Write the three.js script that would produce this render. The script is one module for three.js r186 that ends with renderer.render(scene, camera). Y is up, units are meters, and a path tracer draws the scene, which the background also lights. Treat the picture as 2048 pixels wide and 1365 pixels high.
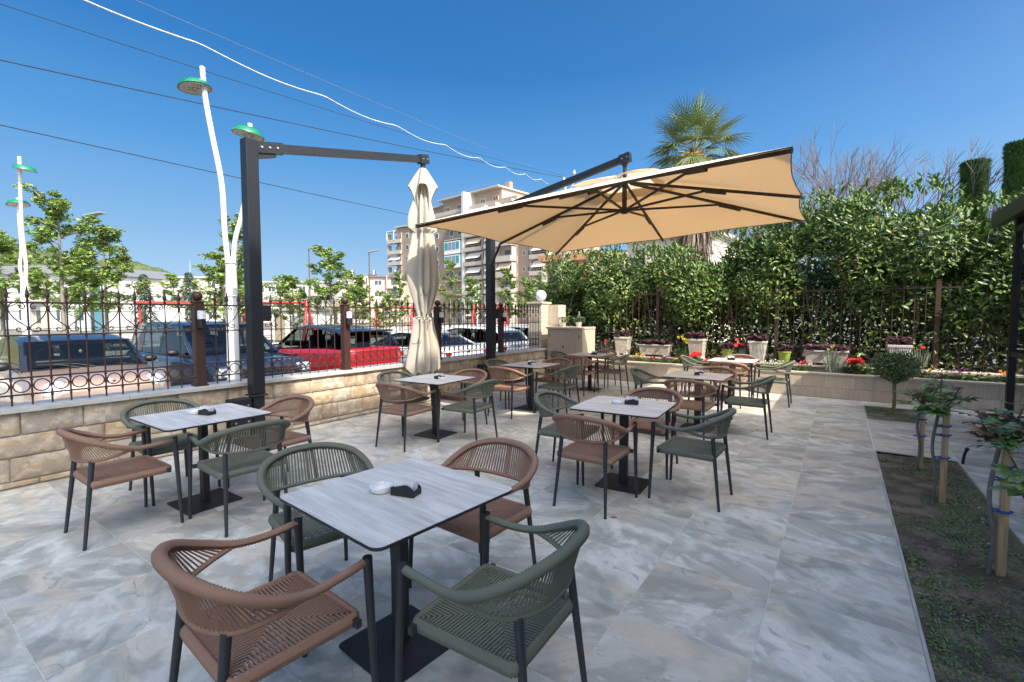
import * as THREE from 'three';
import { mergeGeometries, mergeVertices, toCreasedNormals } from 'three/addons/utils/BufferGeometryUtils.js';
import { RoundedBoxGeometry } from 'three/addons/geometries/RoundedBoxGeometry.js';

// ---------------------------------------------------------------- camera, sky, sun, exposure
const scene = new THREE.Scene();
const CAM = { f: 945, pitch: 3.18, yaw: 34.8, h: 1.6 };
const camera = new THREE.PerspectiveCamera(2 * Math.atan(682.5 / CAM.f) * 180 / Math.PI, 2048 / 1365, 0.05, 3000);
camera.position.set(0, CAM.h, 0);
camera.rotation.order = 'YXZ';
camera.rotation.set(-CAM.pitch * Math.PI / 180, CAM.yaw * Math.PI / 180, 0);
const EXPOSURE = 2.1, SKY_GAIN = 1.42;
const SUN_AZ = 20 * Math.PI / 180, SUN_EL = 46.5 * Math.PI / 180;      // azimuth from +x towards +z
const sunDir = new THREE.Vector3(Math.cos(SUN_AZ) * Math.cos(SUN_EL), Math.sin(SUN_EL), Math.sin(SUN_AZ) * Math.cos(SUN_EL));
{
  const W = 1024, H = 512, d = new Float32Array(W * H * 4);
  // clear-air colours by elevation (degrees), before the scattering function of the sun's distance
  const ramp = [[-90, .34, .40, .46], [-1, .36, .45, .54], [0, .40, .54, .69], [4, .30, .47, .66], [9, .185, .375, .62], [17, .078, .265, .57], [26, .028, .165, .44], [36, .016, .122, .355], [60, .015, .115, .34], [90, .015, .115, .34]];
  for (let j = 0; j < H; j++) {
    const el = ((j + .5) / H - .5) * Math.PI, e = el * 180 / Math.PI, cy = Math.cos(el), sy = Math.sin(el);
    let k = 0; while (k < ramp.length - 2 && ramp[k + 1][0] < e) k++;
    const a = ramp[k], b = ramp[k + 1], t = (e - a[0]) / (b[0] - a[0]);
    const c = [1, 2, 3].map(i => a[i] + (b[i] - a[i]) * t);
    for (let i = 0; i < W; i++) {
      const az = ((i + .5) / W - .5) * 2 * Math.PI;
      const cg = Math.cos(az) * cy * sunDir.x + sy * sunDir.y + Math.sin(az) * cy * sunDir.z, g = Math.acos(Math.max(-1, Math.min(1, cg)));
      const halo = 110 * Math.exp(-4.3 * g), f = .92 + halo + .12 * cg * cg;   // clear air; aureole round the unseen sun strengthened to brighten the terrace shade
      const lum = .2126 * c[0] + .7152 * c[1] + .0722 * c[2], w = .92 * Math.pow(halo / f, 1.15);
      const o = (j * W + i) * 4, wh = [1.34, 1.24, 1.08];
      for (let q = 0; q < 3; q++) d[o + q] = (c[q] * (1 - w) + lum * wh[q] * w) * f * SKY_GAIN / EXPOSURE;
      d[o + 3] = 1;
    }
  }
  const t = new THREE.DataTexture(d, W, H, THREE.RGBAFormat, THREE.FloatType);
  t.mapping = THREE.EquirectangularReflectionMapping; t.magFilter = THREE.LinearFilter; t.minFilter = THREE.LinearFilter; t.needsUpdate = true;
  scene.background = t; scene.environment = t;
}
const sun = new THREE.DirectionalLight(new THREE.Color().setRGB(1, .925, .80), 3.5);
sun.position.copy(sunDir).multiplyScalar(80); sun.castShadow = true; sun.shadow.radius = 1;
sun.shadow.mapSize.set(4096, 4096);
Object.assign(sun.shadow.camera, { left: -40, right: 40, top: 40, bottom: -40, near: 1, far: 220 });
scene.add(sun, sun.target);
const renderer = new THREE.WebGLRenderer({ antialias: true });
renderer.setSize(1024, 682);
renderer.toneMapping = THREE.LinearToneMapping; renderer.toneMappingExposure = EXPOSURE;
renderer.shadowMap.enabled = true;

// ---------------------------------------------------------------- helpers
let seed = 7;
const srnd = s => { seed = s >>> 0; };
const rnd = () => { seed = (seed + 0x6D2B79F5) >>> 0; let t = seed; t = Math.imul(t ^ t >>> 15, t | 1); t ^= t + Math.imul(t ^ t >>> 7, t | 61); return ((t ^ t >>> 14) >>> 0) / 4294967296; };
const rr = (a, b) => a + (b - a) * rnd();
const V = (x, y, z) => new THREE.Vector3(x, y, z);
const names = {};
const numbered = n => { const k = names[n] = (names[n] ?? -1) + 1; return k ? n + '_' + String(k).padStart(3, '0') : n; };
const rgb = (r, g, b) => new THREE.Color().setRGB(r, g, b);
function mat(c, o = {}) { const { phys, ...p } = o; return new (phys ? THREE.MeshPhysicalMaterial : THREE.MeshStandardMaterial)({ color: Array.isArray(c) ? rgb(...c) : c, roughness: .7, ...p }); }
function mesh(name, g, m, parent, label) { const o = new THREE.Mesh(g, m); o.name = name; o.castShadow = o.receiveShadow = true; if (label) o.userData.label = label; parent.add(o); return o; }
function tag(o, label, category, group, kind) { o.userData.label = label; if (category) o.userData.category = category; if (group) o.userData.group = group; if (kind) o.userData.kind = kind; return o; }
function thing(name, label, category, p = [0, 0, 0], turn = 0, group) { const o = new THREE.Group(); o.name = numbered(name); o.position.set(...p); o.rotation.y = turn; scene.add(o); return tag(o, label, category, group); }
function struct(name, g, m, label) { const o = mesh(numbered(name), g, m, scene); o.userData.kind = 'structure'; if (label) o.userData.label = label; return o; }
function dup(src, p, turn, label, group) { const o = src.clone(); o.name = numbered(src.name.replace(/_\d{3}$/, '')); o.position.set(...p); o.rotation.y = turn; o.userData = { ...src.userData }; if (label) o.userData.label = label; if (group) o.userData.group = group; scene.add(o); return o; }
const mg = list => mergeGeometries(list.map(g => { const q = g.index ? g.toNonIndexed() : g; for (const k of Object.keys(q.attributes)) if (!['position', 'normal', 'uv'].includes(k)) q.deleteAttribute(k); return q; }));
const M4 = (p, r = [0, 0, 0], s = [1, 1, 1]) => new THREE.Matrix4().compose(V(...p), new THREE.Quaternion().setFromEuler(new THREE.Euler(...r)), V(...s));
// uv in metres, by the face's main axis
function muv(g, k = 1, ox = 0, oy = 0) {
  if (g.index) g = g.toNonIndexed();
  const p = g.attributes.position, uv = new Float32Array(p.count * 2);
  const a = V(), b = V(), c = V(), n = V();
  for (let i = 0; i < p.count; i += 3) {
    a.fromBufferAttribute(p, i); b.fromBufferAttribute(p, i + 1); c.fromBufferAttribute(p, i + 2);
    n.copy(b).sub(a).cross(c.clone().sub(a)); const x = Math.abs(n.x), y = Math.abs(n.y), z = Math.abs(n.z);
    [a, b, c].forEach((q, j) => { const o = (i + j) * 2; if (y >= x && y >= z) { uv[o] = q.x; uv[o + 1] = -q.z; } else if (x >= z) { uv[o] = -q.z; uv[o + 1] = q.y; } else { uv[o] = q.x; uv[o + 1] = q.y; } uv[o] = uv[o] * k + ox; uv[o + 1] = uv[o + 1] * k + oy; });
  }
  g.setAttribute('uv', new THREE.BufferAttribute(uv, 2)); return g;
}
const box = (w, h, d, x = 0, y = 0, z = 0, r) => { const g = new THREE.BoxGeometry(w, h, d); g.applyMatrix4(M4([x, y, z], r)); return g; };
const bbox = (x0, x1, y0, y1, z0, z1) => box(x1 - x0, y1 - y0, z1 - z0, (x0 + x1) / 2, (y0 + y1) / 2, (z0 + z1) / 2);
const rbox = (w, h, d, r, x = 0, y = 0, z = 0, rot) => { const g = new RoundedBoxGeometry(w, h, d, 2, Math.min(r, w / 2.01, h / 2.01, d / 2.01)); g.applyMatrix4(M4([x, y, z], rot)); return g; };
const cyl = (r0, r1, h, n, x = 0, y = 0, z = 0, r) => { const g = new THREE.CylinderGeometry(r1, r0, h, n); g.applyMatrix4(M4([x, y, z], r)); return g; };
const sph = (r, n, x = 0, y = 0, z = 0, s = [1, 1, 1]) => { const g = new THREE.SphereGeometry(r, n, Math.ceil(n * .6)); g.applyMatrix4(M4([x, y, z], [0, 0, 0], s)); return g; };
function rod(a, b, r0, r1 = r0, n = 8, caps = true) {
  a = Array.isArray(a) ? V(...a) : a; b = Array.isArray(b) ? V(...b) : b;
  const d = b.clone().sub(a), L = d.length(), g = new THREE.CylinderGeometry(r1, r0, L, n, 1, !caps);
  g.applyMatrix4(new THREE.Matrix4().compose(a.clone().add(b).multiplyScalar(.5), new THREE.Quaternion().setFromUnitVectors(V(0, 1, 0), d.normalize()), V(1, 1, 1))); return g;
}
// rectangular bar from a to b, wide w (sideways) and h (up)
function bar(a, b, w, h) {
  a = Array.isArray(a) ? V(...a) : a; b = Array.isArray(b) ? V(...b) : b;
  const d = b.clone().sub(a), L = d.length(), z = d.clone().normalize(); let x = V(0, 1, 0).cross(z); if (x.lengthSq() < 1e-4) x = V(1, 0, 0); x.normalize(); const y = z.clone().cross(x);
  const g = new THREE.BoxGeometry(w, h, L); g.applyMatrix4(new THREE.Matrix4().makeBasis(x, y, z).setPosition(a.clone().add(b).multiplyScalar(.5))); return g;
}
function tube(pts, r, seg = 24, n = 6, closed = false) {
  const c = new THREE.CatmullRomCurve3(pts.map(p => Array.isArray(p) ? V(...p) : p), closed, 'centripetal');
  return new THREE.TubeGeometry(c, seg, r, n, closed);
}
// tube with a radius that follows t and a fine ripple (wound cord): rings(t) -> radius
function wound(curve, n, radial, rad, squash, ripple, closed) {
  const fr = curve.computeFrenetFrames(n, closed), P = [], N = [], U = [], I = [];
  for (let i = 0; i <= n; i++) {
    const t = i / n, p = curve.getPointAt(t), T = fr.tangents[Math.min(i, fr.tangents.length - 1)];
    let s = V(0, 1, 0).cross(T).normalize(); if (s.lengthSq() < .5) s = V(1, 0, 0); const u = T.clone().cross(s);
    const r = rad(t) * (1 + (i % 2 ? ripple : -ripple));
    for (let j = 0; j <= radial; j++) { const a = j / radial * 2 * Math.PI, ca = Math.cos(a), sa = Math.sin(a), q = p.clone().addScaledVector(s, ca * r * squash[0]).addScaledVector(u, sa * r * squash[1]); P.push(q.x, q.y, q.z); U.push(t * 100, j / radial); }
  }
  for (let i = 0; i < n; i++) for (let j = 0; j < radial; j++) { const a = i * (radial + 1) + j, b = a + radial + 1; I.push(a, a + 1, b, b, a + 1, b + 1); }
  const g = new THREE.BufferGeometry(); g.setAttribute('position', new THREE.Float32BufferAttribute(P, 3)); g.setAttribute('uv', new THREE.Float32BufferAttribute(U, 2)); g.setIndex(I); g.computeVertexNormals(); return g;
}
// grid surface from f(u,v) -> [x,y,z]
function surf(nu, nv, f) {
  const P = [], U = [], I = [];
  for (let i = 0; i <= nu; i++) for (let j = 0; j <= nv; j++) { P.push(...f(i / nu, j / nv)); U.push(i / nu, j / nv); }
  for (let i = 0; i < nu; i++) for (let j = 0; j < nv; j++) { const a = i * (nv + 1) + j, b = a + nv + 1; I.push(a, b, a + 1, b, b + 1, a + 1); }
  const g = new THREE.BufferGeometry(); g.setAttribute('position', new THREE.Float32BufferAttribute(P, 3)); g.setAttribute('uv', new THREE.Float32BufferAttribute(U, 2)); g.setIndex(I); g.computeVertexNormals(); return g;
}
// value noise
const NT = new Float32Array(65536); srnd(99); for (let i = 0; i < 65536; i++) NT[i] = rnd();
function vn(x, y, s = 0, per = 256) {
  let xi = Math.floor(x), yi = Math.floor(y); const fx = x - xi, fy = y - yi, u = fx * fx * (3 - 2 * fx), v = fy * fy * (3 - 2 * fy);
  xi = ((xi % per) + per) % per; yi = ((yi % per) + per) % per; const x1 = (xi + 1) % per, y1 = (yi + 1) % per, h = (a, b) => NT[(a * 251 + b * 157 + s * 7919 + ((a * b) << 3)) & 65535];
  const a = h(xi, yi), b = h(x1, yi), c = h(xi, y1), e = h(x1, y1);
  return a + (b - a) * u + (c - a) * v + (a - b - c + e) * u * v;
}
function fbm(x, y, o, s = 0, per = 256) { let r = 0, a = .5, t = 0; for (let i = 0; i < o; i++) { r += a * vn(x, y, s + i * 3, per); t += a; a *= .5; x *= 2; y *= 2; per = Math.min(per * 2, 4096); } return r / t; }
const ss = (a, b, x) => { x = Math.max(0, Math.min(1, (x - a) / (b - a))); return x * x * (3 - 2 * x); };
const mix3 = (a, b, t) => [a[0] + (b[0] - a[0]) * t, a[1] + (b[1] - a[1]) * t, a[2] + (b[2] - a[2]) * t];
const toS = v => { v = Math.max(0, Math.min(1, v)); return 255 * (v <= .0031308 ? 12.92 * v : 1.055 * Math.pow(v, 1 / 2.4) - .055); };
// f(u,v) in 0..1 -> linear rgb, or a grey value when data
function tex(W, H, f, data) {
  const d = new Uint8Array(W * H * 4);
  for (let j = 0; j < H; j++) for (let i = 0; i < W; i++) { const c = f((i + .5) / W, (j + .5) / H), o = (j * W + i) * 4; if (data) { d[o] = d[o + 1] = d[o + 2] = Math.max(0, Math.min(255, c * 255)); } else { d[o] = toS(c[0]); d[o + 1] = toS(c[1]); d[o + 2] = toS(c[2]); } d[o + 3] = 255; }
  const t = new THREE.DataTexture(d, W, H, THREE.RGBAFormat); t.wrapS = t.wrapT = THREE.RepeatWrapping; t.magFilter = THREE.LinearFilter; t.minFilter = THREE.LinearMipmapLinearFilter; t.generateMipmaps = true;
  if (!data) t.colorSpace = THREE.SRGBColorSpace; t.needsUpdate = true; return t;
}
const rep = (t, x, y = x) => { const c = t.clone(); c.repeat.set(x, y); c.needsUpdate = true; return c; };

// ---------------------------------------------------------------- shared textures and materials
const grainT = tex(512, 512, (u, v) => { const a = fbm(u * 8, v * 8, 6, 1, 8), b = vn(u * 160, v * 160, 5, 160); const k = .62 + .5 * a + .14 * (b - .5); return [k, k, k]; });
const grainB = tex(512, 512, (u, v) => .6 * fbm(u * 16, v * 16, 5, 2, 16) + .4 * vn(u * 128, v * 128, 3, 128), true);
const steel = mat([.022, .024, .027], { roughness: .48, metalness: .15 });
const legM = mat([.036, .040, .045], { roughness: .5, metalness: .2 });
const blackM = mat([.012, .012, .013], { roughness: .5 });
const whiteM = mat([.78, .78, .76], { roughness: .4 });
const chrome = mat([.75, .75, .76], { roughness: .12, metalness: 1 });
// ================================================================ the terrace floor
const PIT = .637, JX = -.287, JZ = -.46, STREET = -.32;
const tileT = tex(2048, 2048, (u, v) => {
  const ti = Math.floor(u * 4), tj = Math.floor(v * 4), k = ti + tj * 4, x = u * 4 - ti, y = v * 4 - tj;
  const ox = k * 17.3, oy = k * 9.1, X = x * 1.9 + ox, Y = y * 3.1 + oy + x * .7 * (k % 2 ? 1 : -1);
  const w1 = fbm(X * .8, Y * .6, 3, 4), w2 = fbm(X * .8 + 31, Y * .6 + 7, 3, 9);
  const n = fbm(X + 1.9 * w1, Y + 1.9 * w2, 7, 11), m = fbm(X * .9 + 2.4 * w2 + 60, Y * .8 + 1.6 * w1, 7, 17), q = fbm(X * 4 + 5 * w1, Y * 4 + 4 * w2, 4, 23), fine = vn(x * 170 + ox, y * 170 + oy, 2) - .5;
  let c = mix3([.40, .42, .405], [.56, .565, .55], ss(.34, .60, n));
  c = mix3(c, [.70, .70, .69], ss(.48, .64, m) * ss(.36, .66, q) * .6);
  c = mix3(c, [.60, .52, .42], ss(.52, .68, fbm(X * 1.1 + 1.6 * w1 + 11, Y * 1.0 + 90, 6, 31)) * .5);
  c = mix3(c, [.29, .29, .27], ss(.56, .72, fbm(X * 1.5 + 2.2 * w2 + 200, Y * 1.2 + 40, 6, 37)) * .58);
  const vein = Math.abs(m - .5), line = ss(.012, .002, vein) * ss(.45, .7, q);
  c = mix3(c, [.24, .225, .20], line * .6);
  const vein2 = ss(.010, .002, Math.abs(n - .55)) * ss(.4, .65, w1); c = mix3(c, [.72, .70, .66], vein2 * .6);
  const g = 1 + .14 * fine + .26 * (q - .5), s = .94 + .14 * (((k * 7) % 5) / 4);
  return [c[0] * g * s * 1.03, c[1] * g * s, c[2] * g * s * .905];
});
const tileB = tex(1024, 1024, (u, v) => .5 * fbm(u * 18, v * 46, 4, 3, 64) + .5 * fbm(u * 60, v * 60, 3, 8, 128), true);
const tileM = mat([1, 1, 1], { map: tileT, roughness: .42, bumpMap: tileB, bumpScale: .0012 });
const groutM = mat([.60, .58, .55], { roughness: .95 });
const floorG = thing('terrace_floor', 'stone tiled terrace floor', null); floorG.userData.kind = 'structure'; delete floorG.userData.category;
const X0 = -6.2, XK = .385, BX1 = 1.10, X2 = 2.02, ZF = -10.87, ZN = 1.0;
mesh('grout_bed', mg([bbox(X0 - .1, XK, -.10, -.0025, ZF - .02, ZN), bbox(BX1, X2 + .6, -.10, -.0025, ZF - .02, ZN), bbox(XK, BX1, -.10, -.0025, -9.02, -6.93), bbox(XK, BX1, -.10, -.0025, ZF - .02, -10.30)]), groutM, floorG);
{
  srnd(5);
  const tileGeo = (w, d, k, flip) => { // a thin slab with worn edges and its own piece of the slate print
    const g = new THREE.BufferGeometry(), b = .0016, h = .02, P = [], U = [], I = [];
    const rings = [[0, -h], [0, -b], [b, 0]];
    for (const [i, y] of rings) for (const [sx, sz] of [[0, 0], [1, 0], [1, 1], [0, 1]]) { const x = sx ? w - i : i, z = sz ? d - i : i; P.push(x - w / 2, y, z - d / 2); let a = x / PIT, e = z / PIT; if (flip) { a = 1 - a; e = 1 - e; } a = .02 + .96 * Math.max(0, Math.min(1, a)); e = .02 + .96 * Math.max(0, Math.min(1, e)); U.push(((k % 4) + a) / 4, (Math.floor(k / 4) + e) / 4); }
    for (let r = 0; r < 2; r++) for (let s = 0; s < 4; s++) { const a = r * 4 + s, c = r * 4 + (s + 1) % 4; I.push(a, a + 4, c, c, a + 4, c + 4); }
    I.push(8, 11, 10, 8, 10, 9);
    g.setAttribute('position', new THREE.Float32BufferAttribute(P, 3)); g.setAttribute('uv', new THREE.Float32BufferAttribute(U, 2)); g.setIndex(I);
    const f = g.toNonIndexed(); f.computeVertexNormals(); return f;
  };
  const cache = {}, J = .0042;
  const xs = [XK - .012]; for (let x = JX; x > X0 + .05; x -= PIT) xs.push(x); xs.push(X0);
  const zs = [ZN]; for (let z = JZ + PIT * 2; z > ZF + .05; z -= PIT) zs.push(z); zs.push(ZF);
  let last = -1;
  const put = (x0, x1, z0, z1) => {
    const w = x1 - x0 - J, d = z1 - z0 - J; if (w < .02 || d < .02) return; let k; do k = Math.floor(rnd() * 16); while (k === last); last = k; const f = rnd() < .5;
    const key = [w.toFixed(3), d.toFixed(3), k, f].join(); cache[key] ??= tileGeo(w, d, k, f);
    mesh('tile', cache[key], tileM, floorG).position.set((x0 + x1) / 2, rr(-.0004, .0004), (z0 + z1) / 2);
  };
  for (let i = 0; i < xs.length - 1; i++) for (let j = 0; j < zs.length - 1; j++) put(xs[i + 1], xs[i], zs[j + 1], zs[j]);
  const xr = [BX1 + .012, BX1 + .012 + .5, X2 + .2];
  for (let i = 0; i < 2; i++) for (let j = 2; j < zs.length - 1; j++) put(xr[i], xr[i + 1], zs[j + 1], zs[j]);
  put(XK + .002, BX1 - .002, -9.0 + .0, -8.33); put(XK + .002, BX1 - .002, -8.33, -7.66); put(XK + .002, BX1 - .002, -7.66, -6.95); put(XK + .002, BX1 - .002, ZF, -10.32);
}
// planting beds let into the floor: edging strips, soil and weeds
const soilT = tex(1024, 1024, (u, v) => { const a = fbm(u * 10, v * 10, 6, 41, 16), b = vn(u * 210, v * 210, 6, 210), p = vn(u * 330, v * 330, 9, 330), q = fbm(u * 5, v * 5, 4, 47, 8); let c = mix3([.085, .068, .05], [.205, .17, .125], ss(.3, .7, a) * .8 + b * .25); c = mix3(c, [.04, .06, .025], ss(.52, .68, q) * ss(.5, .8, b) * .8); if (p > .93) c = mix3(c, [.30, .28, .25], .6); return c; });
const soilB = tex(1024, 1024, (u, v) => .55 * fbm(u * 24, v * 24, 5, 51, 32) + .45 * fbm(u * 110, v * 110, 2, 55, 128), true);
const soilM = mat([1, 1, 1], { map: rep(soilT, .7), bumpMap: rep(soilB, .7), bumpScale: .02, roughness: 1 });
const edgeM = mat([.52, .50, .46], { roughness: .6, map: grainT });
srnd(61);
const bedSheet = (x0, x1, z0, z1) => { const nx = Math.round((x1 - x0) / .03), nz = Math.round((z1 - z0) / .03), g = surf(nx, nz, (u, v) => { const x = x0 + (x1 - x0) * u, z = z1 + (z0 - z1) * v; return [x, -.012 + .030 * (fbm(x * 3 + 20, z * 3 + 40, 4, 3) - .5) + .026 * (fbm(x * 16 + 80, z * 16 + 90, 3, 6) - .45), z]; }); const p = g.attributes.position, uv = g.attributes.uv; for (let i = 0; i < p.count; i++) uv.setXY(i, p.getX(i), p.getZ(i)); return g; };
const BEDS = [[XK, BX1, -6.93, ZN], [XK, BX1, -10.30, -9.02]];
for (const [x0, x1, z0, z1] of BEDS) {
  struct('soil_bed', bedSheet(x0 + .006, x1 - .006, z0 + .006, z1 - .006), soilM, 'dark soil of a planting bed');
  const e = thing('bed_edging', z0 > -8 ? 'pale thin edging round the long rose bed' : 'pale thin edging round the small square bed', 'edging');
  const L = (a, b, c, d) => mesh('edge_strip', muv(rbox(b - a, .05, d - c, .002, (a + b) / 2, -.017, (c + d) / 2)), edgeM, e);
  L(x0 - .010, x0 + .006, z0, z1); L(x1 - .006, x1 + .010, z0, z1); L(x0 - .010, x1 + .010, z0 - .016, z0); if (z1 < 0) L(x0 - .010, x1 + .010, z1, z1 + .016);
}
// ================================================================ ground, street, park
const asphT = tex(512, 512, (u, v) => { const a = fbm(u * 6, v * 6, 5, 61, 8), b = vn(u * 200, v * 200, 6, 200); const k = .05 + .05 * a + .035 * b; return [k * 1.03, k, k * .97]; });
struct('ground', muv(bbox(-1100, 200, -1.2, STREET - .06, -1100, 80), .2), mat([.16, .15, .12], { roughness: 1, map: grainT }));
struct('street', muv(bbox(-14.6, -6.72, STREET - .5, STREET, -60, 20), .25), mat([1, 1, 1], { map: asphT, roughness: .9 }));
struct('pavement', muv(bbox(-19.5, -14.6, STREET - .5, STREET + .12, -60, 20), .5), mat([.42, .40, .37], { map: grainT, roughness: .9 }));
const grassM = mat([.085, .15, .035], { map: rep(grainT, .5), roughness: 1 });
struct('park_lawn', muv(bbox(-34, -19.5, STREET - .5, STREET + .08, -46, -6.5), .4), grassM);
struct('park_lawn', muv(bbox(-60, -26, STREET - .5, STREET + .076, -6.4, 20), .4), grassM);
struct('park_path', muv(bbox(-60, -34, STREET - .5, STREET + .1, -80, -6.5), .3), mat([.45, .40, .34], { map: grainT, roughness: .95 }));
struct('garden_soil', muv(bbox(-6.1, 12, -.5, .30, -24, -11.66), .5), mat([.06, .045, .03], { map: grainT, roughness: 1 }), 'dark garden soil under the hedge');
// hills, laid out round the town by compass angle (degrees west of north) and distance
const polar = (deg, r, y) => [-r * Math.sin(deg * Math.PI / 180), y, -r * Math.cos(deg * Math.PI / 180)];
function hill(a0, a1, r0, r1, prof, m, label) {
  const at = a => { let k = 0; while (k < prof.length - 2 && prof[k + 1][0] > a) k++; const [x0, y0] = prof[k], [x1, y1] = prof[k + 1], t = Math.max(0, Math.min(1, (a - x0) / (x1 - x0))); return y0 + (y1 - y0) * (t * t * (3 - 2 * t)); };
  const g = surf(90, 16, (u, v) => { const a = a0 + (a1 - a0) * u, e = Math.min(1, v * 1.25), h = at(a) * Math.sin(e * Math.PI / 2) * (v > .8 ? 1 - (v - .8) * 1.5 : 1); return polar(a, r0 + (r1 - r0) * v, -3 + (h + 3) * (1 + .10 * (fbm(u * 40, v * 8, 4, 5) - .5))); });
  const p = g.attributes.position, uv = g.attributes.uv; for (let i = 0; i < p.count; i++) uv.setXY(i, (p.getX(i) + p.getZ(i)) * .02, p.getY(i) * .05); return { o: struct('hill', g, m, label), at };
}
const scrubM = mat([.13, .135, .065], { map: grainT, roughness: 1, side: THREE.DoubleSide });
const near = hill(100, 58, 230, 420, [[100, 36], [82, 34], [75, 29], [73.5, 29.5], [71.5, 26], [70.5, 22], [68.5, 21.5], [66, 18], [62, 13], [58, 8]], scrubM, 'scrubby hill above the town');
hill(70, 30, 640, 900, [[70, 30], [64, 42], [60.5, 54], [58, 46], [54, 50], [51, 60], [48, 62], [44, 48], [40, 52], [30, 40]], mat([.085, .12, .085], { roughness: 1, side: THREE.DoubleSide, map: grainT }), 'far wooded ridge behind the town');
{ // woods on the near hill: a mass of crowns
  srnd(303); const g = new THREE.IcosahedronGeometry(1, 1), n = 2600, o = new THREE.InstancedMesh(g, mat([.06, .085, .032], { roughness: 1 }), n), M = new THREE.Matrix4(), q = new THREE.Quaternion();
  for (let i = 0; i < n; i++) { const a = rnd() < .78 ? rr(70.3, 84) : rr(62, 72), e = Math.pow(rnd(), .6), v = e * .8, p = polar(a, 230 + 190 * v, near.at(a) * Math.sin(Math.min(1, v * 1.25) * Math.PI / 2) + 1), s = rr(1.6, 3.4) * (a < 70.3 ? .6 : 1); q.setFromEuler(new THREE.Euler(rnd() * 6, rnd() * 6, 0)); M.compose(V(...p), q, V(s, s * rr(.9, 1.5), s)); o.setMatrixAt(i, M); const k = rr(.7, 1.35); o.setColorAt(i, rgb(k * rr(.9, 1.1), k, k * .9)); }
  o.name = 'hillside_wood'; tag(o, 'dark green wood covering the hill', 'wood', null, 'stuff'); scene.add(o);
}
// ================================================================ low stone wall with coping
const WX = -6.2, WALL_Z0 = .6, WALL_Z1 = -10.42;
const stoneT = tex(1024, 1024, (u, v) => { const a = fbm(u * 7, v * 7, 6, 71, 8), w = fbm(u * 4, v * 4, 3, 75, 4), b = fbm(u * 9 + 2 * w, v * 22 + 2 * w, 4, 77, 32), f = vn(u * 260, v * 260, 4, 260); let c = mix3([.70, .64, .55], [1.0, .93, .82], ss(.35, .65, a)); c = mix3(c, [.82, .62, .40], ss(.54, .70, b) * .7); c = mix3(c, [.52, .40, .29], ss(.62, .74, fbm(u * 12, v * 12, 4, 79, 16)) * .5); const k = .90 + .2 * f; return [c[0] * k, c[1] * k, c[2] * k]; });
const stoneB = tex(1024, 1024, (u, v) => .6 * fbm(u * 14, v * 14, 6, 72, 16) + .4 * fbm(u * 60, v * 60, 3, 73, 64), true);
const stoneMs = [[.57, .50, .42], [.52, .455, .38], [.61, .55, .48], [.55, .45, .34], [.54, .50, .455]].map(c => mat(c, { map: stoneT, bumpMap: stoneB, bumpScale: .008, roughness: .92 }));
const copeT = tex(512, 512, (u, v) => { const w = fbm(u * 5, v * 5, 3, 81, 8), a = fbm(u * 4 + 2 * w, v * 16 + 2 * w, 5, 82, 16), k = .8 + .35 * (a - .35); return [k, k * .985, k * .96]; });
const copeM = mat([.54, .525, .50], { map: copeT, roughness: .45 });
{
  const w = thing('stone_wall', 'low ochre sandstone block wall carrying the wrought iron fence', 'wall', [0, 0, 0]);
  mesh('wall_core', bbox(WX - .30, WX - .035, STREET - .2, .70, WALL_Z1, WALL_Z0), mat([.40, .37, .33], { roughness: .95 }), w);
  srnd(17); const rows = [[0, .065], [.065, .285], [.285, .485], [.485, .70]], J = .004;
  const variants = [];
  for (const [y0, y1] of rows) {
    let z = WALL_Z0 - rr(0, .2);
    while (z > WALL_Z1 + .02) {
      let L = rr(.26, .56); if (z - L < WALL_Z1 + .12) L = z - WALL_Z1; const h = y1 - y0 - J, d = L - J, pr = rr(-.006, .006);
      const nz = 10, ny = 5, ox = rnd() * 9, P = surf(nz, ny, (u, v) => { const e = Math.min(u, 1 - u, 1) * d, f = Math.min(v, 1 - v) * h, edge = Math.min(e, f); const x = (edge < .004 ? -.014 : 0) + (edge >= .004 ? .020 * (fbm(u * d * 7 + ox, v * h * 7 + ox * 3, 4, 5) - .5) : 0); return [x, v * h, -u * d]; });
      const sq = P.attributes.position; // hold the border rings close to the edges so that the joint reads as a groove
      for (let i = 0; i <= nz; i++) for (let j = 0; j <= ny; j++) { const k = i * (ny + 1) + j; let zz = i === 0 ? 0 : i === nz ? -d : -(.008 + (i - 1) / (nz - 2) * (d - .016)); let yy = j === 0 ? 0 : j === ny ? h : .008 + (j - 1) / (ny - 2) * (h - .016); sq.setZ(k, zz); sq.setY(k, yy); if (i > 0 && i < nz && j > 0 && j < ny) sq.setX(k, .011 * (fbm(-zz * 8 + ox, yy * 8 + ox * 3, 4, 5) - .5)); else sq.setX(k, -.03); }
      P.computeVertexNormals(); const g = P, uo = rnd() * 3, vo = rnd() * 3, uv = g.attributes.uv; for (let i = 0; i < uv.count; i++) uv.setXY(i, -sq.getZ(i) * 1.4 + uo, sq.getY(i) * 1.4 + vo);
      mesh('stone_block', g, stoneMs[Math.floor(rnd() * 5)], w).position.set(WX + pr, y0 + J / 2, z - J / 2);
      z -= L;
    }
  }
  mesh('mortar_face', bbox(WX - .035, WX - .018, 0.0, .70, WALL_Z1, WALL_Z0), mat([.36, .32, .27], { roughness: 1 }), w);
  srnd(19); for (let z = WALL_Z0; z > WALL_Z1;) { const L = Math.min(1.18, z - WALL_Z1), g = muv(rbox(.39, .045, L - .003, .004, WX - .15, .7235, z - L / 2), 1, rnd() * 3, rnd()); mesh('coping_slab', g, copeM, w); z -= L; }
}
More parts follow.
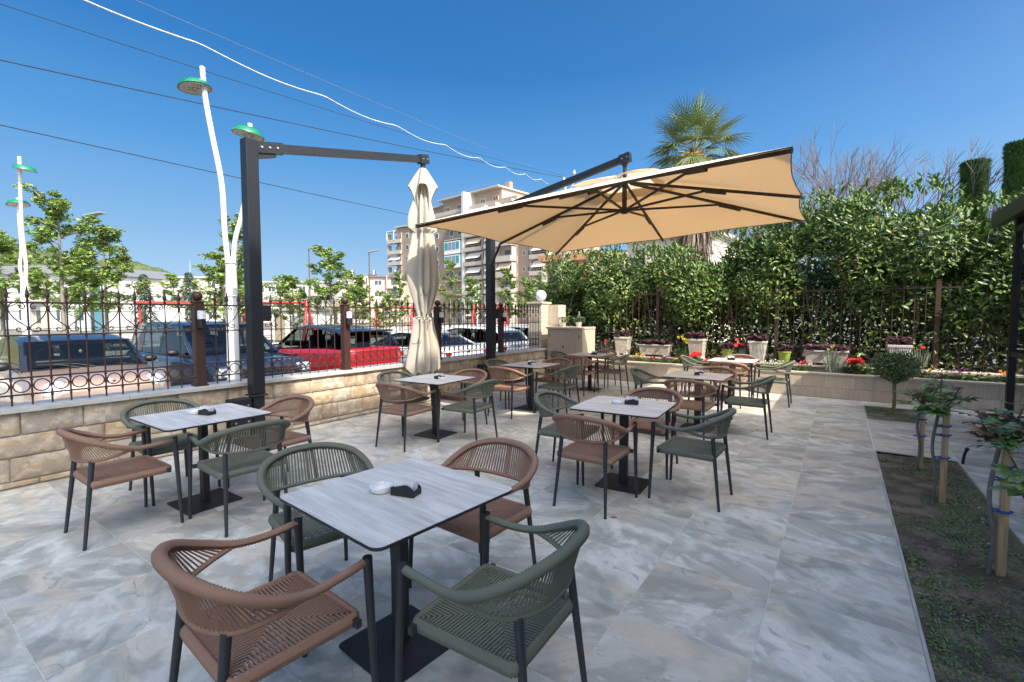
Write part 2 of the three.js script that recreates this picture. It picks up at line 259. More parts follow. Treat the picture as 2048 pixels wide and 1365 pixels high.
// ================================================================ wrought iron fence on the wall
const FX = WX - .12, ironM = mat([.058, .026, .019], { roughness: .5, metalness: .15, bumpMap: rep(grainB, 3), bumpScale: .0006 });
const FY = .746;
const PITCH = .1367;
{
  // one upright bar with its knops, and its spear head
  const barG = mg([cyl(.0075, .0075, 1.0, 6, 0, .5, 0), ...[.085, .245, .645].flatMap(y => [sph(.015, 8, 0, y + .012, 0, [1, .85, 1]), cyl(.012, .012, .012, 6, 0, y - .006, 0)])]);
  const spear = new THREE.LatheGeometry([[.0001, .155], [.006, .125], [.020, .062], [.021, .052], [.009, .018], [.014, .010], [.014, 0], [.009, -.012], [.0075, -.03]].map(p => new THREE.Vector2(...p)), 4); spear.rotateY(Math.PI / 4);
  const ring = new THREE.TorusGeometry(PITCH / 2 - .012, .0062, 5, 22); ring.rotateY(Math.PI / 2);
  // S scroll of one bay: spiral at the top by one bar, sweeping out to the other bar, down to the first bar's foot and curling back
  const S = [[.034, .245], [.028, .252], [.018, .248], [.016, .234], [.030, .225], [.046, .235], [.049, .258], [.032, .277], [0, .284], [-.035, .277], [-.056, .252], [-.060, .225], [-.053, .190], [-.030, .145], [0, .110], [.030, .083], [.052, .062], [.060, .043], [.054, .024], [.034, .011], [.008, .009], [-.010, .020], [-.012, .038], [.002, .048], [.014, .041], [.010, .031]].map(([h, y]) => [0, y, -h]);
  const scroll = tube(S, .0052, 64, 5), scrollM = scroll.clone(); scrollM.scale(1, 1, -1); { const ix = scrollM.index.array; for (let i = 0; i < ix.length; i += 3) { const t = ix[i]; ix[i] = ix[i + 1]; ix[i + 1] = t; } }
  const posts = [-2.5, -4.55, -6.60, -8.65]; const ends = [[WALL_Z0, posts[0]], [posts[0], posts[1]], [posts[1], posts[2]], [posts[2], posts[3]], [posts[3], -10.28]];
  const labs = ['wrought iron fence panel with scrolls behind the beige car', 'wrought iron fence panel with scrolls between the first two ball topped posts', 'wrought iron fence panel with scrolls in front of the red car', 'wrought iron fence panel with scrolls behind the closed parasol', 'wrought iron fence panel with scrolls ending at the stone pillar'];
  ends.forEach(([za, zb], k) => {
    const a = za - (k ? .055 : 0), b = zb + (k < 4 ? .055 : 0), n = Math.round((a - b) / PITCH), st = (a - b) / n;
    const f = thing('iron_fence', labs[k], 'fence', [FX, FY, 0], 0, 'fence panels on the stone wall');
    for (const [y, h] of [[.97, .016], [.66, .014], [.26, .014], [.10, .014]]) mesh('rail', bbox(-.011, .011, y - h / 2, y + h / 2, b - .004, a + .004), ironM, f);
    for (let i = 0; i <= n; i++) {
      if ((i === 0 && k) || (i === n && k < 4)) continue; const z = a - i * st;
      const br = mesh('bar', barG, ironM, f); br.position.z = z; const sp = mesh('spear_head', spear, ironM, br); sp.position.y = .985;
    }
    for (let i = 0; i < n; i++) { const z = a - (i + .5) * st; mesh('ring', ring, ironM, f).position.set(0, .18, z); mesh('scroll', i % 2 ? scroll : scrollM, ironM, f).position.set(0, .685, z); }
  });
  const postG = mg([bbox(-.052, .052, 0, .99, -.052, .052)]), capG = bbox(-.058, .058, .99, 1.0, -.058, .058);
  const near4 = ['beside the black parasol mast', 'in front of the red car', 'behind the closed parasol', 'behind the open parasol mast'];
  posts.forEach((z, i) => {
    const p = thing('fence_post', 'square brown iron fence post with ball finial ' + near4[i], 'post', [FX, FY, z], 0, 'posts of the iron fence');
    mesh('shaft', mg([rbox(.105, 1.0, .105, .006, 0, .5, 0)]), ironM, p); mesh('base_plate', mg([bbox(-.07, .07, 0, .018, -.07, .07), bbox(-.06, .06, .018, .03, -.06, .06)]), ironM, p); mesh('cap', rbox(.12, .016, .12, .004, 0, 1.006, 0), ironM, p); mesh('ball_finial', mg([sph(.058, 20, 0, 1.075, 0), cyl(.02, .02, .02, 10, 0, 1.02, 0)]), ironM, p);
    const l = thing('wall_lamp', 'unlit white glass lamp ' + ['on the post beside the black parasol mast', 'on the post in front of the red car', 'on the post behind the closed parasol', 'on the post behind the open parasol mast'][i], 'lamp', [FX + .052, FY + .70, z], 0, 'lamps on the fence posts');
    mesh('body', mg([cyl(.040, .044, .105, 20, .052, .052, 0), bbox(0, .02, .0, .16, -.03, .03)]), blackM, l); mesh('glass', cyl(.043, .043, .10, 20, .052, .155, 0), mat([.74, .74, .74], { roughness: .35 }), l); mesh('top_cap', cyl(.046, .046, .012, 20, .052, .212, 0), blackM, l);
  });
}
// ================================================================ gate pillar, globe lamp, cabinet
const travT = tex(512, 1024, (u, v) => { const a = fbm(u * 3, v * 40, 4, 91, 64), b = fbm(u * 40, v * 4, 4, 93, 64), k = .70 + .42 * (a * .55 + b * .45); return [k, k * .93, k * .83]; });
const travV = tex(512, 512, (u, v) => { const a = fbm(u * 60, v * 3, 4, 95, 64), k = .80 + .30 * (a - .1); return [k, k * .93, k * .83]; });
const travM = mat([.60, .54, .46], { map: travT, roughness: .75 });
{
  const p = thing('gate_pillar', 'travertine clad gate pillar under the round globe lamp', 'pillar', [-6.57, 0, -10.72]);
  srnd(31); for (let i = 0; i < 16; i++) { const y = i * .118; mesh('stone_course', muv(rbox(.40 + rr(-.006, .006), .115, .44 + rr(-.006, .006), .004, 0, y + .059 + (i ? 0 : 0), 0), 1, rnd() * 4, rnd() * 4), travM, p); }
  mesh('cap_slab', muv(rbox(.46, .05, .50, .006, 0, 1.913, 0)), travM, p);
  mesh('side_leaf', muv(bbox(.20, .52, 0.0, 1.86, -.50, -.10)), travM, p);
  const g = thing('globe_lamp', 'round frosted globe lamp on top of the gate pillar', 'lamp', [-6.52, 1.938, -10.72]);
  mesh('globe', sph(.145, 32, 0, .165, 0), mat([.62, .64, .80], { roughness: .35 }), g); mesh('collar', cyl(.06, .05, .03, 20, 0, .014, 0), mat([.3, .3, .32]), g);
}
{
  const t = thing('service_cabinet', 'tall fluted travertine coloured cabinet in the terrace corner', 'cabinet', [-6.17, 0, -10.42]);
  const cm = mat([.56, .49, .41], { map: travV, roughness: .7 }), W = 1.0, D = .75, H = 1.29;
  mesh('carcass', muv(bbox(.02, W - .012, 0, H - .045, -D, -.03)), cm, t); mesh('top_slab', muv(rbox(W + .03, .045, D + .03, .004, W / 2, H - .0225, -D / 2)), cm, t);
  for (const s of [0, 1]) { const x0 = .03 + s * (W - .08) / 2 + .003, n = 17, w = ((W - .08) / 2 - .006) / n; for (let i = 0; i < n; i++) mesh('door_slat', muv(rbox(w - .004, H - .10, .018, .004, x0 + (i + .5) * w, (H - .10) / 2 + .03, -.016), 1, i * .13, i * .3), cm, t); }
  mesh('door_pull', rbox(.028, .075, .014, .006, .492, .80, .0), mat([.10, .05, .03]), t); for (const [x, y] of [[.085, 1.08], [.93, 1.06], [.085, .25], [.93, .25]]) mesh('hinge', rbox(.016, .10, .012, .004, x, y, -.002), blackM, t);
  for (let i = 0; i < 11; i++) mesh('side_slat', muv(rbox(.018, H - .06, D / 11 - .005, .003, W - .004, (H - .06) / 2, -.03 - (i + .5) * (D - .03) / 11), 1, i * .17, i * .4), cm, t);
}
// ================================================================ raised planter along the back
const PZ = -10.9, LEDGE = .58, PX0 = -5.14, PX1 = 4.6;
const planterMs = [[.54, .48, .41], [.50, .45, .39], [.57, .51, .44]].map(c => mat(c, { map: travV, bumpMap: rep(stoneB, 1), bumpScale: .006, roughness: .8 }));
{
  const w = thing('planter_wall', 'low beige travertine planter wall along the back of the terrace', 'planter');
  mesh('wall_core', bbox(PX0, PX1, 0, .44, PZ - .12, PZ - .022), mat([.42, .37, .31], { roughness: 1 }), w);
  mesh('mortar_face', bbox(PX0, PX1, 0, .44, PZ - .022, PZ - .008), mat([.38, .33, .28], { roughness: 1 }), w);
  srnd(41); for (const [y0, y1] of [[0, .20], [.20, .44]]) for (let x = PX0; x < PX1;) { let L = rr(.14, .52); if (x + L > PX1 - .1) L = PX1 - x; mesh('cladding_block', muv(rbox(L - .004, y1 - y0 - .004, .026, .003, x + L / 2, (y0 + y1) / 2, PZ - .006 + rr(-.004, .003)), 1, rnd() * 3, rnd() * 3), planterMs[Math.floor(rnd() * 3)], w); x += L; }
  for (let x = PX0; x < PX1;) { const L = Math.min(1.2, PX1 - x); mesh('coping_slab', muv(rbox(L - .003, .035, .20, .004, x + L / 2, .4585, PZ - .075), 1, rnd() * 3, 0), planterMs[2], w); x += L; }
  struct('planter_soil', muv(bbox(PX0, PX1, .30, .43, PZ - .42, PZ - .12)), mat([.07, .05, .035], { map: soilT, roughness: 1 }));
  const l = thing('planter_ledge', 'upper stone ledge of the planter that carries the pots', 'ledge');
  mesh('ledge_wall', muv(bbox(PX0, PX1, .2, LEDGE - .04, PZ - .74, PZ - .44)), planterMs[1], l); for (let x = PX0; x < PX1;) { const L = Math.min(.9, PX1 - x); mesh('ledge_slab', muv(rbox(L - .003, .04, .36, .004, x + L / 2, LEDGE - .02, PZ - .59), 1, rnd() * 3, 0), planterMs[2], l); x += L; }
}
// plain brown railing behind the planter
{
  const rm = mat([.075, .040, .026], { roughness: .6 }), z = PZ - .72;
  const posts = [-3.70, -1.13, 1.46, 3.9], segs = [[-5.14, -3.70], [-3.70, -1.13], [-1.13, 1.46], [1.46, 3.9]];
  const lab = ['next to the travertine cabinet', 'behind the stone troughs and square pots', 'behind the lime green pots', 'beside the dark glazed pavilion'];
  segs.forEach(([a, b], k) => { const f = thing('railing', 'plain brown iron railing under the hedge ' + lab[k], 'railing', [0, LEDGE, z], 0, 'railing behind the planter'); for (const y of [.11, 1.52]) mesh('rail', bbox(a + .03, b - .03, y - .012, y + .012, -.012, .012), rm, f); const n = Math.round((b - a) / .165); for (let i = 1; i < n; i++) mesh('bar', bbox(-.007, .007, .0, 1.62, -.007, .007), rm, f).position.x = a + (b - a) * i / n; });
  posts.forEach((x, k) => { const p = thing('railing_post', 'brown steel railing post ' + ['between the cabinet and the square pots', 'beside the lime green pot', 'behind the red carnation and grass', 'inside the pavilion view'][k], 'post', [x, LEDGE, z], 0, 'posts of the railing'); mesh('shaft', rbox(.075, 1.66, .06, .004, 0, .83, 0), rm, p); mesh('cap', bbox(-.042, .042, 1.66, 1.672, -.035, .035), rm, p); });
}
// ================================================================ chairs
const ropeT = c => tex(64, 64, (u, v) => { const k = .80 + .28 * vn(u * 32, v * 16, 3, 32) + .12 * (vn(u * 64, v * 64, 5, 64) - .5); return [c[0] * k, c[1] * k, c[2] * k]; });
const ropeM = { brown: mat([1, 1, 1], { map: ropeT([.315, .182, .122]), roughness: .82 }), green: mat([1, 1, 1], { map: ropeT([.150, .160, .118]), roughness: .82 }) };
function chairGeos(fine) {
  const half = [[.268, .655, .245], [.272, .642, .13], [.288, .645, 0], [.298, .685, -.125], [.255, .738, -.235], [.14, .772, -.305], [0, .782, -.325]];
  const full = [...half, ...half.slice(0, -1).reverse().map(([x, y, z]) => [-x, y, z])];
  const up = new THREE.CatmullRomCurve3(full.map(p => V(...p)), false, 'centripetal');
  const lh = [[.289, .643, -.015], [.276, .617, -.11], [.235, .598, -.195], [.13, .586, -.255], [0, .582, -.272]];
  const lo = new THREE.CatmullRomCurve3([...lh, ...lh.slice(0, -1).reverse().map(([x, y, z]) => [-x, y, z])].map(p => V(...p)), false, 'centripetal');
  const P = fine ? .0125 : .03, R = fine ? 9 : 7, rp = fine ? .095 : .0;
  const rad = t => { const s = Math.min(t, 1 - t) * 2; return .0165 + .0055 * ss(.2, .75, s); };
  const rail = wound(up, 2 * Math.round(up.getLength() / P / 1) | 0, R, rad, [1, 1], rp);
  const rail2 = wound(lo, 2 * Math.round(lo.getLength() / P), 7, () => .0105, [1, 1.1], rp * 1.2);
  // cords between the two rails
  const cords = [], n = 46;
  const t0 = .255, t1 = .745;
  for (let i = 0; i <= n; i++) {
    const s = i / n, a = up.getPointAt(t0 + (t1 - t0) * s), b = lo.getPointAt(.03 + .94 * s); if (a.distanceTo(b) < .02) continue;
    const jitter = .003 * Math.sin(i * 12.9); a.y -= .006; b.x += jitter; const big = i % 15 === 8; cords.push(bar(a, b, big ? .016 : .0082, .006));
  }
  const legs = [[1, 1], [-1, 1], [1, -1], [-1, -1]].map(([sx, f]) => f > 0 ? mg([rod([sx * .284, .006, .270], [sx * .270, .655, .247], .0112, .0185, 12), rod([sx * .270, .655, .247], [sx * .2695, .672, .2465], .0192, .0192, 12), rod([sx * .2842, 0, .2703], [sx * .284, .012, .270], .0118, .0118, 10)]) : mg([rod([sx * .228, .006, -.290], [sx * .194, .592, -.222], .0112, .018, 12), rod([sx * .2282, 0, -.2905], [sx * .228, .012, -.290], .0118, .0118, 10)]));
  // seat
  const SW = .232, SD0 = -.228, SD1 = .222, SY = .438;
  const fr = mg([bar([-.272, .425, .205], [.272, .425, .205], .022, .03), bar([-.215, .425, -.222], [.215, .425, -.222], .022, .03), bar([-.225, .425, -.22], [-.225, .425, .2], .02, .028), bar([.225, .425, -.22], [.225, .425, .2], .02, .028)]);
  const rc = .02, ring = []; for (const [cx, cz, a0] of [[SW - rc, SD1 - rc, 0], [-SW + rc, SD1 - rc, 90], [-SW + rc, SD0 + rc, 180], [SW - rc, SD0 + rc, 270]]) for (let k = 0; k <= 2; k++) { const a = (a0 + k * 45) * Math.PI / 180; ring.push(V(cx + rc * Math.cos(a), SY - .010, cz + rc * Math.sin(a))); }
  const rcv = new THREE.CatmullRomCurve3(ring, true, 'catmullrom', .1);
  const border = wound(rcv, 2 * Math.round(rcv.getLength() / (fine ? .0125 : .05)), fine ? 8 : 6, () => .0155, [.95, 1.75], rp, true);
  const weave = [], p = .0145, w = fine ? .0082 : .0095, d = (SD1 - SD0) / 2, cz = (SD1 + SD0) / 2, sag = (x, z) => -.012 * (1 - (x / SW) ** 2) * (1 - ((z - cz) / d) ** 2);
  const piece = (x0, z0, x1, z1) => { const a = V(x0, SY + .008 + sag(x0, z0), z0), b = V(x1, SY + .008 + sag(x1, z1), z1); weave.push(bar(a, b, w, .006)); };
  for (let x = -SW + .016; x < SW - .012; x += p) { const r = Math.abs(x) / SW * d; if (d - r > .02) { piece(x, cz + r, x, SD1 - .012); piece(x, cz - r, x, SD0 + .012); } }
  for (let z = SD0 + .016; z < SD1 - .012; z += p) { const r = Math.abs(z - cz) / d * SW; if (SW - r > .02) { piece(r, z, SW - .012, z); piece(-r, z, -SW + .012, z); } }
  if (fine) for (let x = -SW + .02; x < SW - .012; x += p * 3) weave.push(bar([x, SY - .018, SD0 + .01], [x, SY - .018, SD1 - .01], w, .006));
  if (fine) for (let z = SD0 + .02; z < SD1 - .012; z += p * 3) weave.push(bar([-SW + .01, SY - .025, z], [SW - .01, SY - .025, z], w, .006));
  return { rail, rail2, cords: mg(cords), legs, fr, border, weave: mg(weave) };
}
const CG = [chairGeos(true), chairGeos(false)];
function chair(colour, fine, label, p, turn, group) {
  const g = CG[fine ? 0 : 1], m = ropeM[colour], t = thing(colour === 'brown' ? 'brown_chair' : 'green_chair', label, 'chair', [p[0], 0.0005, p[1]], turn, group);
  g.legs.forEach(l => mesh('leg', l, legM, t)); mesh('seat_frame', g.fr, legM, t);
  const s = mesh('seat_border', g.border, m, t); mesh('woven_seat', g.weave, m, t).userData.kind = 'stuff';
  mesh('arm_and_back_rail', g.rail, m, t); mesh('lower_back_rail', g.rail2, m, t); mesh('backrest_cords', g.cords, m, t).userData.kind = 'stuff';
  return t;
}
// ================================================================ tables and what stands on them
const topT = tex(1024, 1024, (u, v) => { const w = fbm(u * 3, v * 5, 3, 101, 8), a = fbm(u * 3 + .6 * w, v * 34 + 1.2 * w, 5, 103, 64), b = fbm(u * 10, v * 150, 3, 107, 256), c = fbm(u * 5, v * 9, 4, 109, 16); const k = .55 + .30 * (a - .32) + .10 * (b - .5) + .15 * (c - .5); return mix3([k * 1.04, k * .98, k * .885], [.77, .73, .66], ss(.55, .75, a) * .4); });
const topM = mat([1, 1, 1], { map: topT, roughness: .46 }), topEdgeM = mat([.022, .022, .024], { roughness: .5 }), baseM = mat([.020, .020, .022], { roughness: .55, bumpMap: rep(grainB, 4), bumpScale: .0004 });
const TS = .80, TH = .75;
const topShape = (() => { const s = new THREE.Shape(), h = TS / 2, r = .045; s.moveTo(-h + r, -h); s.lineTo(h - r, -h); s.absarc(h - r, -h + r, r, -Math.PI / 2, 0); s.lineTo(h, h - r); s.absarc(h - r, h - r, r, 0, Math.PI / 2); s.lineTo(-h + r, h); s.absarc(-h + r, h - r, r, Math.PI / 2, Math.PI); s.lineTo(-h, -h + r); s.absarc(-h + r, -h + r, r, Math.PI, 1.5 * Math.PI); return s; })();
const edgeG = (() => { const g = new THREE.ExtrudeGeometry(topShape, { depth: .0095, bevelEnabled: true, bevelSize: .001, bevelThickness: .001, bevelSegments: 1, curveSegments: 6 }); g.rotateX(-Math.PI / 2); g.translate(0, TH - .0125, 0); return g; })();
const faceG = (() => { const g = new THREE.ShapeGeometry(topShape, 6); const uv = g.attributes.uv; for (let i = 0; i < uv.count; i++) uv.setXY(i, uv.getX(i) / TS + .5, uv.getY(i) / TS + .5); g.rotateX(-Math.PI / 2); g.scale(.996, 1, .996); g.translate(0, TH, 0); return g; })();
const plateG = (() => { const s = new THREE.Shape(), h = .215, r = .03; s.moveTo(-h + r, -h); s.lineTo(h - r, -h); s.absarc(h - r, -h + r, r, -Math.PI / 2, 0); s.lineTo(h, h - r); s.absarc(h - r, h - r, r, 0, Math.PI / 2); s.lineTo(-h + r, h); s.absarc(-h + r, h - r, r, Math.PI / 2, Math.PI); s.lineTo(-h, -h + r); s.absarc(-h + r, -h + r, r, Math.PI, 1.5 * Math.PI); const g = new THREE.ExtrudeGeometry(s, { depth: .006, bevelEnabled: true, bevelSize: .001, bevelThickness: .001, bevelSegments: 1, curveSegments: 5 }); g.rotateX(-Math.PI / 2); g.translate(0, .0015, 0); return g; })();
function table(label, x, z, turn) {
  const t = thing('cafe_table', label, 'table', [x, 0, z], turn, 'square terrace tables');
  mesh('top_core', edgeG, topEdgeM, t); mesh('table_top', faceG, topM, t); mesh('column', mg([rbox(.078, .72, .05, .004, 0, .37, 0)]), baseM, t); mesh('base_plate', plateG, baseM, t); mesh('top_spider', mg([box(.5, .012, .04, 0, TH - .019, 0), box(.04, .012, .5, 0, TH - .0192, 0)]), baseM, t);
  return t;
}
const porcelain = mat([.80, .80, .79], { roughness: .15, phys: true, clearcoat: .6 }), napM = mat([.86, .86, .86], { roughness: .95 });
function napkinHolder(p, turn, where) {
  const t = thing('napkin_holder', 'black napkin holder ' + where, 'napkin holder', p, turn, 'napkin holders on the tables');
  const prof = new THREE.Shape(); prof.moveTo(-.062, 0); prof.lineTo(.062, 0); prof.lineTo(.062, .030); prof.quadraticCurveTo(.03, .062, 0, .050); prof.quadraticCurveTo(-.03, .040, -.062, .036); prof.lineTo(-.062, 0);
  const side = new THREE.ExtrudeGeometry(prof, { depth: .004, bevelEnabled: true, bevelSize: .001, bevelThickness: .001, bevelSegments: 1 });
  for (const z of [-.034, .030]) { const g = side.clone(); g.translate(0, .002, z); mesh('side_panel', g, blackM, t); }
  mesh('tray', mg([bbox(-.061, .061, .002, .007, -.030, .030), bbox(-.062, -.058, .007, .036, -.030, .030), bbox(.058, .062, .007, .031, -.030, .030)]), blackM, t);
  srnd(Math.floor(p[0] * 100 + p[2] * 1000) & 65535); for (let i = 0; i < 5; i++) { const g = surf(6, 1, (u, v) => [-.05 + .1 * u, .008 + v * (.058 + .008 * Math.sin(u * 6 + i * 1.7)) + .004 * (i % 2), -.022 + i * .011 + .005 * Math.sin(u * 4 + i * 2) * v]); mesh('paper_napkin', g, mat([.86, .86, .86], { side: THREE.DoubleSide, roughness: .95 }), t); }
}
const ashG = new THREE.LatheGeometry([[0, .004], [.038, .004], [.044, .012], [.047, .030], [.052, .032], [.055, .026], [.052, .010], [.046, 0], [0, 0]].map(p => new THREE.Vector2(...p)), 36);
function ashtray(p, where) { const t = thing('ashtray', 'white ashtray ' + where, 'ashtray', p, 0, 'ashtrays on the tables'); mesh('dish', ashG, porcelain, t); for (let k = 0; k < 3; k++) { const a = k * 2.09; mesh('rest_notch', cyl(.004, .004, .016, 8, .0505 * Math.cos(a), .031, .0505 * Math.sin(a), [0, -a, Math.PI / 2]), porcelain, t); } }
const D = Math.PI / 180;
// [x, z, turn, where it stands, fine, chairs {N: facing away from the planter, S: facing the planter, W: backing onto the stone wall, E: facing the wall} as dx, dz, extra turn]
const TABLES = [
  [-1.715, -1.515, -5, 'standing in the open clear of both parasols', 1, { S: [-.035, .61, -4], E: [.635, .065, 2], W: [-.66, -.04, -14], N: [-.015, -.605, -3] }, [-.02, .03], 'clear of both parasols'],
  [-4.43, -1.76, 0, 'beside the black mast of the closed parasol', 1, { S: [.03, .56, 0], E: [.57, -.04, -4], W: [-.55, .05, 0], N: [.09, -.55, 4] }, [-.05, .0], 'beside the closed parasol mast'],
  [-4.42, -4.56, 4, 'right beside the closed hanging parasol', 0, { S: [.04, .55, 5], E: [.56, -.02, 4], W: [-.53, .06, 0], N: [.0, -.54, 0] }, [.0, .02], 'by the hanging closed cloth'],
  [-4.33, -6.78, 2, 'beside the mast of the open parasol', 0, { S: [.0, .60, 0], E: [.55, .01, 0], W: [-.53, -.02, 0], N: [.08, -.60, 0] }, [-.05, .02], 'by the open parasol mast'],
  [-4.39, -9.25, 4, 'in front of the fluted corner cabinet', 0, { S: [.07, .60, 0], E: [.53, .06, 3], W: [-.54, .08, 0], N: [.0, -.58, 0] }, [.02, .02], 'by the corner cabinet'],
  [-1.645, -4.22, 4, 'between the open parasol and the rose bed', 1, { S: [-.055, .54, 1], E: [.60, -.06, -2], W: [-.58, .0, 4], N: [.02, -.62, 0] }, [-.03, -.05], 'just outside the open parasol'],
  [-1.62, -6.92, 0, 'under the open parasol and nearer the rose bed', 0, { S: [.06, .58, 0], E: [.61, -.08, 0], W: [-.60, .05, 8], N: [.08, -.56, 0] }, [-.06, .02], 'under the open parasol'],
  [-1.63, -9.62, 0, 'standing in full sun by the flower planter', 0, { S: [.05, .57, 0], E: [.66, .02, 0], W: [-.62, .0, 6], N: [.0, -.58, 0] }, [-.1, .05], 'in full sun'],
];
for (const [x, z, turn, where, fine, ch, [ox, oz], short] of TABLES) {
  table('square grey topped cafe table ' + where, x, z, turn * D);
  const names = { S: ['brown', 180, 'facing the flower planter'], N: ['brown', 0, 'with its back to the flower planter'], W: ['green', 90, 'with its back to the stone wall'], E: ['green', -90, 'facing the stone wall'] };
  for (const k of 'SENW') { const [c, a, w] = names[k], [dx, dz, e] = ch[k]; chair(c, fine, c + ' rope chair ' + w + ', ' + short, [x + dx, z + dz], (a + e) * D, c + ' rope armchairs round the tables'); }
  const on = 'on the table ' + where.replace('standing ', '');
  napkinHolder([x + ox + .07, TH + .0005, z + oz - .03], 15 * D, on); if (z > -9) ashtray([x + ox - .055 + (fine ? 0 : .17), TH + .0005, z + oz + .01 + (fine ? 0 : -.05)], on);
}
// a dry leaf on the tiles
{ const g = surf(4, 2, (u, v) => [-.025 + .05 * u, .004 + .006 * Math.sin(u * 3) + .004 * Math.abs(v - .5), (v - .5) * .03 * Math.sin(Math.PI * (.08 + .84 * u))]); const o = mesh('fallen_leaf', g, mat([.55, .22, .06], { side: THREE.DoubleSide }), scene); o.position.set(-1.42, .003, -3.45); o.rotation.y = .4; tag(o, 'small dry orange leaf lying on the tiles', 'leaf'); }
// ================================================================ cantilever parasols
const clothT = tex(256, 256, (u, v) => { const k = .93 + .05 * (vn(u * 128, v * 128, 3, 128)) + .05 * fbm(u * 8, v * 8, 4, 111, 8); return [k, k, k]; });
const canopyM = mat([.81, .64, .425], { phys: true, map: rep(clothT, 8), roughness: 1, transmission: .60, thickness: 0, side: THREE.DoubleSide });
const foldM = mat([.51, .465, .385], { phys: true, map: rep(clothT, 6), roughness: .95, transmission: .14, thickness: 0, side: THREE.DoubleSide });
const mastM = mat([.017, .019, .023], { roughness: .42, metalness: .2, bumpMap: rep(grainB, 2), bumpScale: .0015 });
const ribM = mat([.020, .017, .015], { roughness: .5, metalness: .1 });
const boltM = mat([.55, .55, .56], { roughness: .3, metalness: .9 });
function mast(t, H, arm, rot) { // arm: [dx, dy, dz] from the mast top to the head, in the parasol's own axes
  const c = Math.cos(rot), s = Math.sin(rot), w = .15;
  mesh('mast', mg([rbox(w, H - .62, w, .010, 0, .62 + (H - .62) / 2, 0)]), mastM, t);
  mesh('mast_foot', rbox(.135, .60, .135, .008, 0, .30, 0), mastM, t); mesh('mast_collar', bbox(-.095, .095, .60, .616, -.095, .095), mat([.06, .06, .065], { roughness: .4, metalness: .5 }), t);
  const b = mesh('wall_bracket', rbox(.16, .36, .24, .008, -.03, .40, .20), mastM, t); for (const [y, z] of [[.30, .13], [.50, .13], [.30, .28], [.50, .28]]) mesh('bolt', cyl(.012, .012, .014, 6, .056, y, z, [0, 0, Math.PI / 2]), boltM, b);
  const a0 = V(0, H - .09, 0), a1 = V(arm[0], H - .09 + arm[1], arm[2]), d = a1.clone().sub(a0).normalize(), side = V(0, 1, 0).cross(d).normalize(), up = d.clone().cross(side);
  mesh('arm', bar(a0.clone().addScaledVector(d, .07), a1, .075, .105), mastM, t);
  const br = mesh('arm_bracket', mg([bar(a0.clone().addScaledVector(d, .05), a0.clone().addScaledVector(d, .42), .092, .135), bar(a0.clone().addScaledVector(d, .05).addScaledVector(up, -.10), a0.clone().addScaledVector(d, .30).addScaledVector(up, -.075), .06, .07)]), mastM, t);
  for (const k of [.13, .23, .33]) for (const q of [-1, 1]) { const p = a0.clone().addScaledVector(d, k).addScaledVector(side, q * .046); mesh('bolt', rod(p, p.clone().addScaledVector(side, q * .012), .014, .014, 8), boltM, br); }
  const hd = mesh('arm_head', mg([bar(a1.clone().addScaledVector(d, -.06), a1.clone().addScaledVector(d, .13), .10, .145), cyl(.022, .055, .12, 12, a1.x + d.x * .03, a1.y - .11, a1.z + d.z * .03)]), mastM, t);
  for (const k of [0, .09]) for (const q of [-1, 1]) { const p = a1.clone().addScaledVector(d, k).addScaledVector(side, q * .05); mesh('bolt', rod(p, p.clone().addScaledVector(side, q * .008), .011, .011, 8), boltM, hd); }
  mesh('crank_box', mg([rbox(.12, .20, .10, .01, .02, 1.62, -.12), rod([.05, 1.62, -.15], [.12, 1.62, -.19], .008), rod([.12, 1.62, -.19], [.13, 1.40, -.20], .008)]), mastM, t);
  return a1;
}
